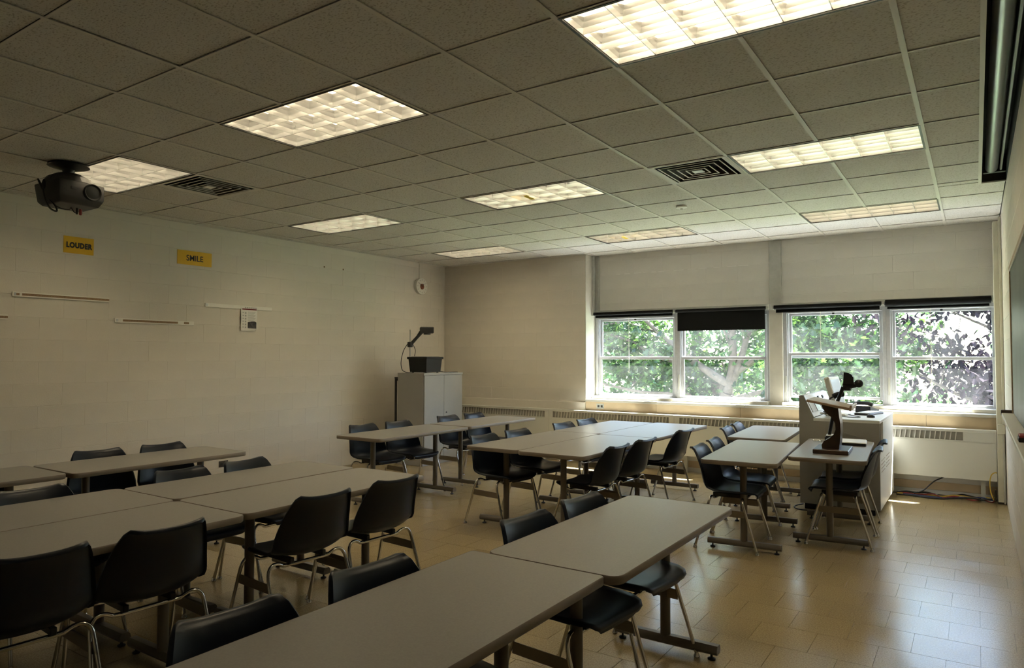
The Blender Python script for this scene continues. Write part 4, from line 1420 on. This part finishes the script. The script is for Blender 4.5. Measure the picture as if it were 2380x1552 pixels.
def foliage(rng, spots, size, lobes, name, mt, parent):
    m = MB()
    for (c, sc) in spots:
        sh = leaf_shape(rng, size * sc * rng.uniform(.7, 1.2), lobes)
        q = Quaternion((rng.gauss(0, 1), rng.gauss(0, 1), rng.gauss(0, 1), rng.gauss(0, 1))).normalized()
        # leaves hang mostly level with a droop
        base = Matrix.Rotation(rng.uniform(0, 6.28), 3, 'Z') @ Matrix.Rotation(rng.gauss(.75, .45), 3, 'X') @ Matrix.Rotation(rng.gauss(0, .35), 3, 'Y')
        fold = rng.uniform(.15, .5)
        vs_ = [Vector(c)] + [Vector(c) + base @ Vector((p[0], p[1], abs(p[0]) * fold)) for p in sh]
        n = len(sh)
        m.add(vs_, [(0, 1 + k, 1 + (k + 1) % n) for k in range(n)])
    me = bpy.data.meshes.new(name)
    me.from_pydata(m.v, [], m.f)
    me.materials.append(MATS[mt])
    o = obj(name, me, parent)
    o['kind'] = 'stuff'
    return o

def branch_set(rng, limbs, parent, depth=2):
    """limbs: list of (points, r0, r1). Adds twigs; returns twig points for leaves."""
    m = MB(); spots = []
    def grow(p, d, L, r, lev):
        pts = [p.copy()]
        rad = [r]
        q = p.copy(); dd = d.normalized()
        n = 5
        for k in range(n):
            dd = (dd + Vector((rng.gauss(0, .18), rng.gauss(0, .18), rng.gauss(.03, .14)))).normalized()
            q = q + dd * L / n
            pts.append(q.copy()); rad.append(r * (1 - .75 * (k + 1) / n))
            if lev <= 1: spots.append(q.copy())
        m.tube(pts, r, 5, radii=rad)
        if lev > 0:
            for k in (1, 2, 3, 4, 5):
                for s in range(2):
                    nd = (dd + Vector((rng.gauss(0, .8), rng.gauss(0, .8), rng.gauss(0, .5)))).normalized()
                    grow(pts[k], nd, L * rng.uniform(.35, .6), rad[k] * .6, lev - 1)
    for pts, r0, r1 in limbs:
        path = smooth_path(pts, 5)
        k = len(path)
        m.tube(path, r0, 8, radii=[r0 + (r1 - r0) * i / (k - 1) for i in range(k)])
        for i in range(int(k * .35), k, 3):
            d = (path[min(i + 1, k - 1)] - path[i - 1]).normalized()
            nd = (d + Vector((rng.gauss(0, .8), rng.gauss(0, .8), rng.gauss(0, .5)))).normalized()
            grow(path[i], nd, rng.uniform(.8, 1.5), r1 * 1.0, depth - 1)
    m.build('branches', 'bark', parent, smooth=50)
    return spots

def tree(name, label, base, limbs, extra, nleaf, size, lobes, mt, seed, spread=.28, depth=2):
    rng = random.Random(seed)
    e = thing(name, label, 'tree', base, group='trees outside the windows')
    rel = [([Vector(p) - Vector(base) for p in pts], a, b) for pts, a, b in limbs]
    tw = branch_set(rng, rel, e, depth)
    spots = []
    for _ in range(nleaf):
        if rng.random() < .55 and tw:
            c = rng.choice(tw) + Vector((rng.gauss(0, spread), rng.gauss(0, spread), rng.gauss(-.03, spread * .8)))
        else:
            b = rng.choice(extra)
            c = Vector((rng.gauss(b[0], b[3]), rng.gauss(b[1], b[4]), rng.gauss(b[2], b[5]))) - Vector(base)
        if c.y + base[1] < 7.6: continue
        w_ = c + Vector(base)
        if name == 'purple_leaf_tree' and ((w_.x - 1.33) / .30) ** 2 + ((w_.z - 2.02) / .20) ** 2 < rng.uniform(.4, 1.2): continue   # open gap in the crown
        if name == 'maple_tree' and -3.1 < w_.x < -1.7 and .3 < w_.z < 2.3 and w_.y < 11.1 and rng.random() < .65: continue   # thin around the fork
        spots.append((c, 1.0))
    foliage(rng, spots, size, lobes, 'foliage', mt, e)
    return e

G = -4.2
def cluster(rng, n, xr, yr, zr, s):
    return [(rng.uniform(*xr), rng.uniform(*yr), rng.uniform(*zr), s, s * .8, s * .55) for _ in range(n)]
rng = random.Random(5)
tree('maple_tree', 'green maple tree with spreading branches outside the left windows', (-3.3, 11.2, G),
     [([(-3.3, 11.2, G), (-3.2, 11.2, -1.5), (-2.95, 11.1, .1), (-2.72, 11.0, .75)], .24, .135),
      ([(-2.72, 11.0, .75), (-2.62, 11.0, 1.3), (-2.62, 11.0, 1.9), (-2.7, 11.1, 3.2), (-2.8, 11.2, 4.6)], .105, .04),
      ([(-2.72, 11.0, .75), (-2.50, 11.0, 1.3), (-2.35, 11.1, 1.9), (-2.1, 11.3, 3.0), (-1.9, 11.5, 4.2)], .085, .03),
      ([(-2.62, 11.0, 1.1), (-2.15, 11.0, 1.45), (-1.6, 10.9, 1.75), (-.8, 10.7, 2.3), (0.1, 10.5, 2.8)], .062, .02),
      ([(-2.68, 11.0, .9), (-3.2, 10.9, 1.25), (-3.8, 10.8, 1.75), (-4.3, 10.7, 2.2), (-5.0, 10.4, 3.0)], .09, .03),
      ([(-3.4, 10.9, 1.35), (-4.0, 10.7, 1.45), (-4.7, 10.4, 1.85), (-5.6, 10.2, 2.1)], .055, .02),
      ([(-2.8, 11.0, .5), (-3.5, 10.7, .7), (-4.3, 10.3, .75), (-5.4, 9.9, 1.0)], .06, .02),
      ([(-2.7, 11.0, .6), (-2.0, 10.7, .8), (-1.2, 10.3, 1.0), (-.4, 9.9, 1.3)], .06, .02)],
     cluster(rng, 34, (-8, .2), (9.3, 13), (-1.6, 4.2), .45) + cluster(rng, 12, (-1.8, .3), (9.0, 10.6), (.2, 2.8), .35), 17000, .165, True, 'leaf_green', 11)
tree('far_maple_tree', 'paler green tree farther behind the maple', (-6.5, 19.5, G),
     [([(-6.5, 19.5, G), (-6.4, 19.5, -1), (-6.2, 19.4, 2), (-6.0, 19.3, 6)], .32, .12),
      ([(-6.4, 19.5, 0), (-4.5, 19.2, 1.2), (-2.5, 18.8, 2.4)], .12, .03),
      ([(-6.4, 19.5, .5), (-8.5, 19.2, 1.5), (-10.5, 18.8, 3.0)], .12, .03)],
     cluster(rng, 40, (-12, 3.5), (17, 21), (-2.5, 5.0), .8), 8000, .30, True, 'leaf_far', 12, .5)
tree('purple_leaf_tree', 'dark purple leaved tree outside the rightmost window', (3.3, 10.4, G),
     [([(3.3, 10.4, G), (3.25, 10.4, -1.5), (3.1, 10.3, 0), (2.9, 10.2, 1.4), (2.9, 10.2, 3.2)], .20, .05),
      ([(3.1, 10.3, 0), (2.2, 10.1, .5), (1.2, 9.9, .9), (.3, 9.7, 1.5)], .05, .012),
      ([(3.0, 10.3, .6), (3.4, 10.2, 1.2), (3.8, 10.1, 2.0)], .07, .02),
      ([(2.95, 10.2, 1.2), (2.0, 10.1, 1.75), (1.0, 10.0, 2.3)], .04, .012)],
     cluster(rng, 34, (.55, 2.7), (9.2, 11.2), (-.6, 3.0), .28), 7500, .125, False, 'leaf_purple', 13, .20)
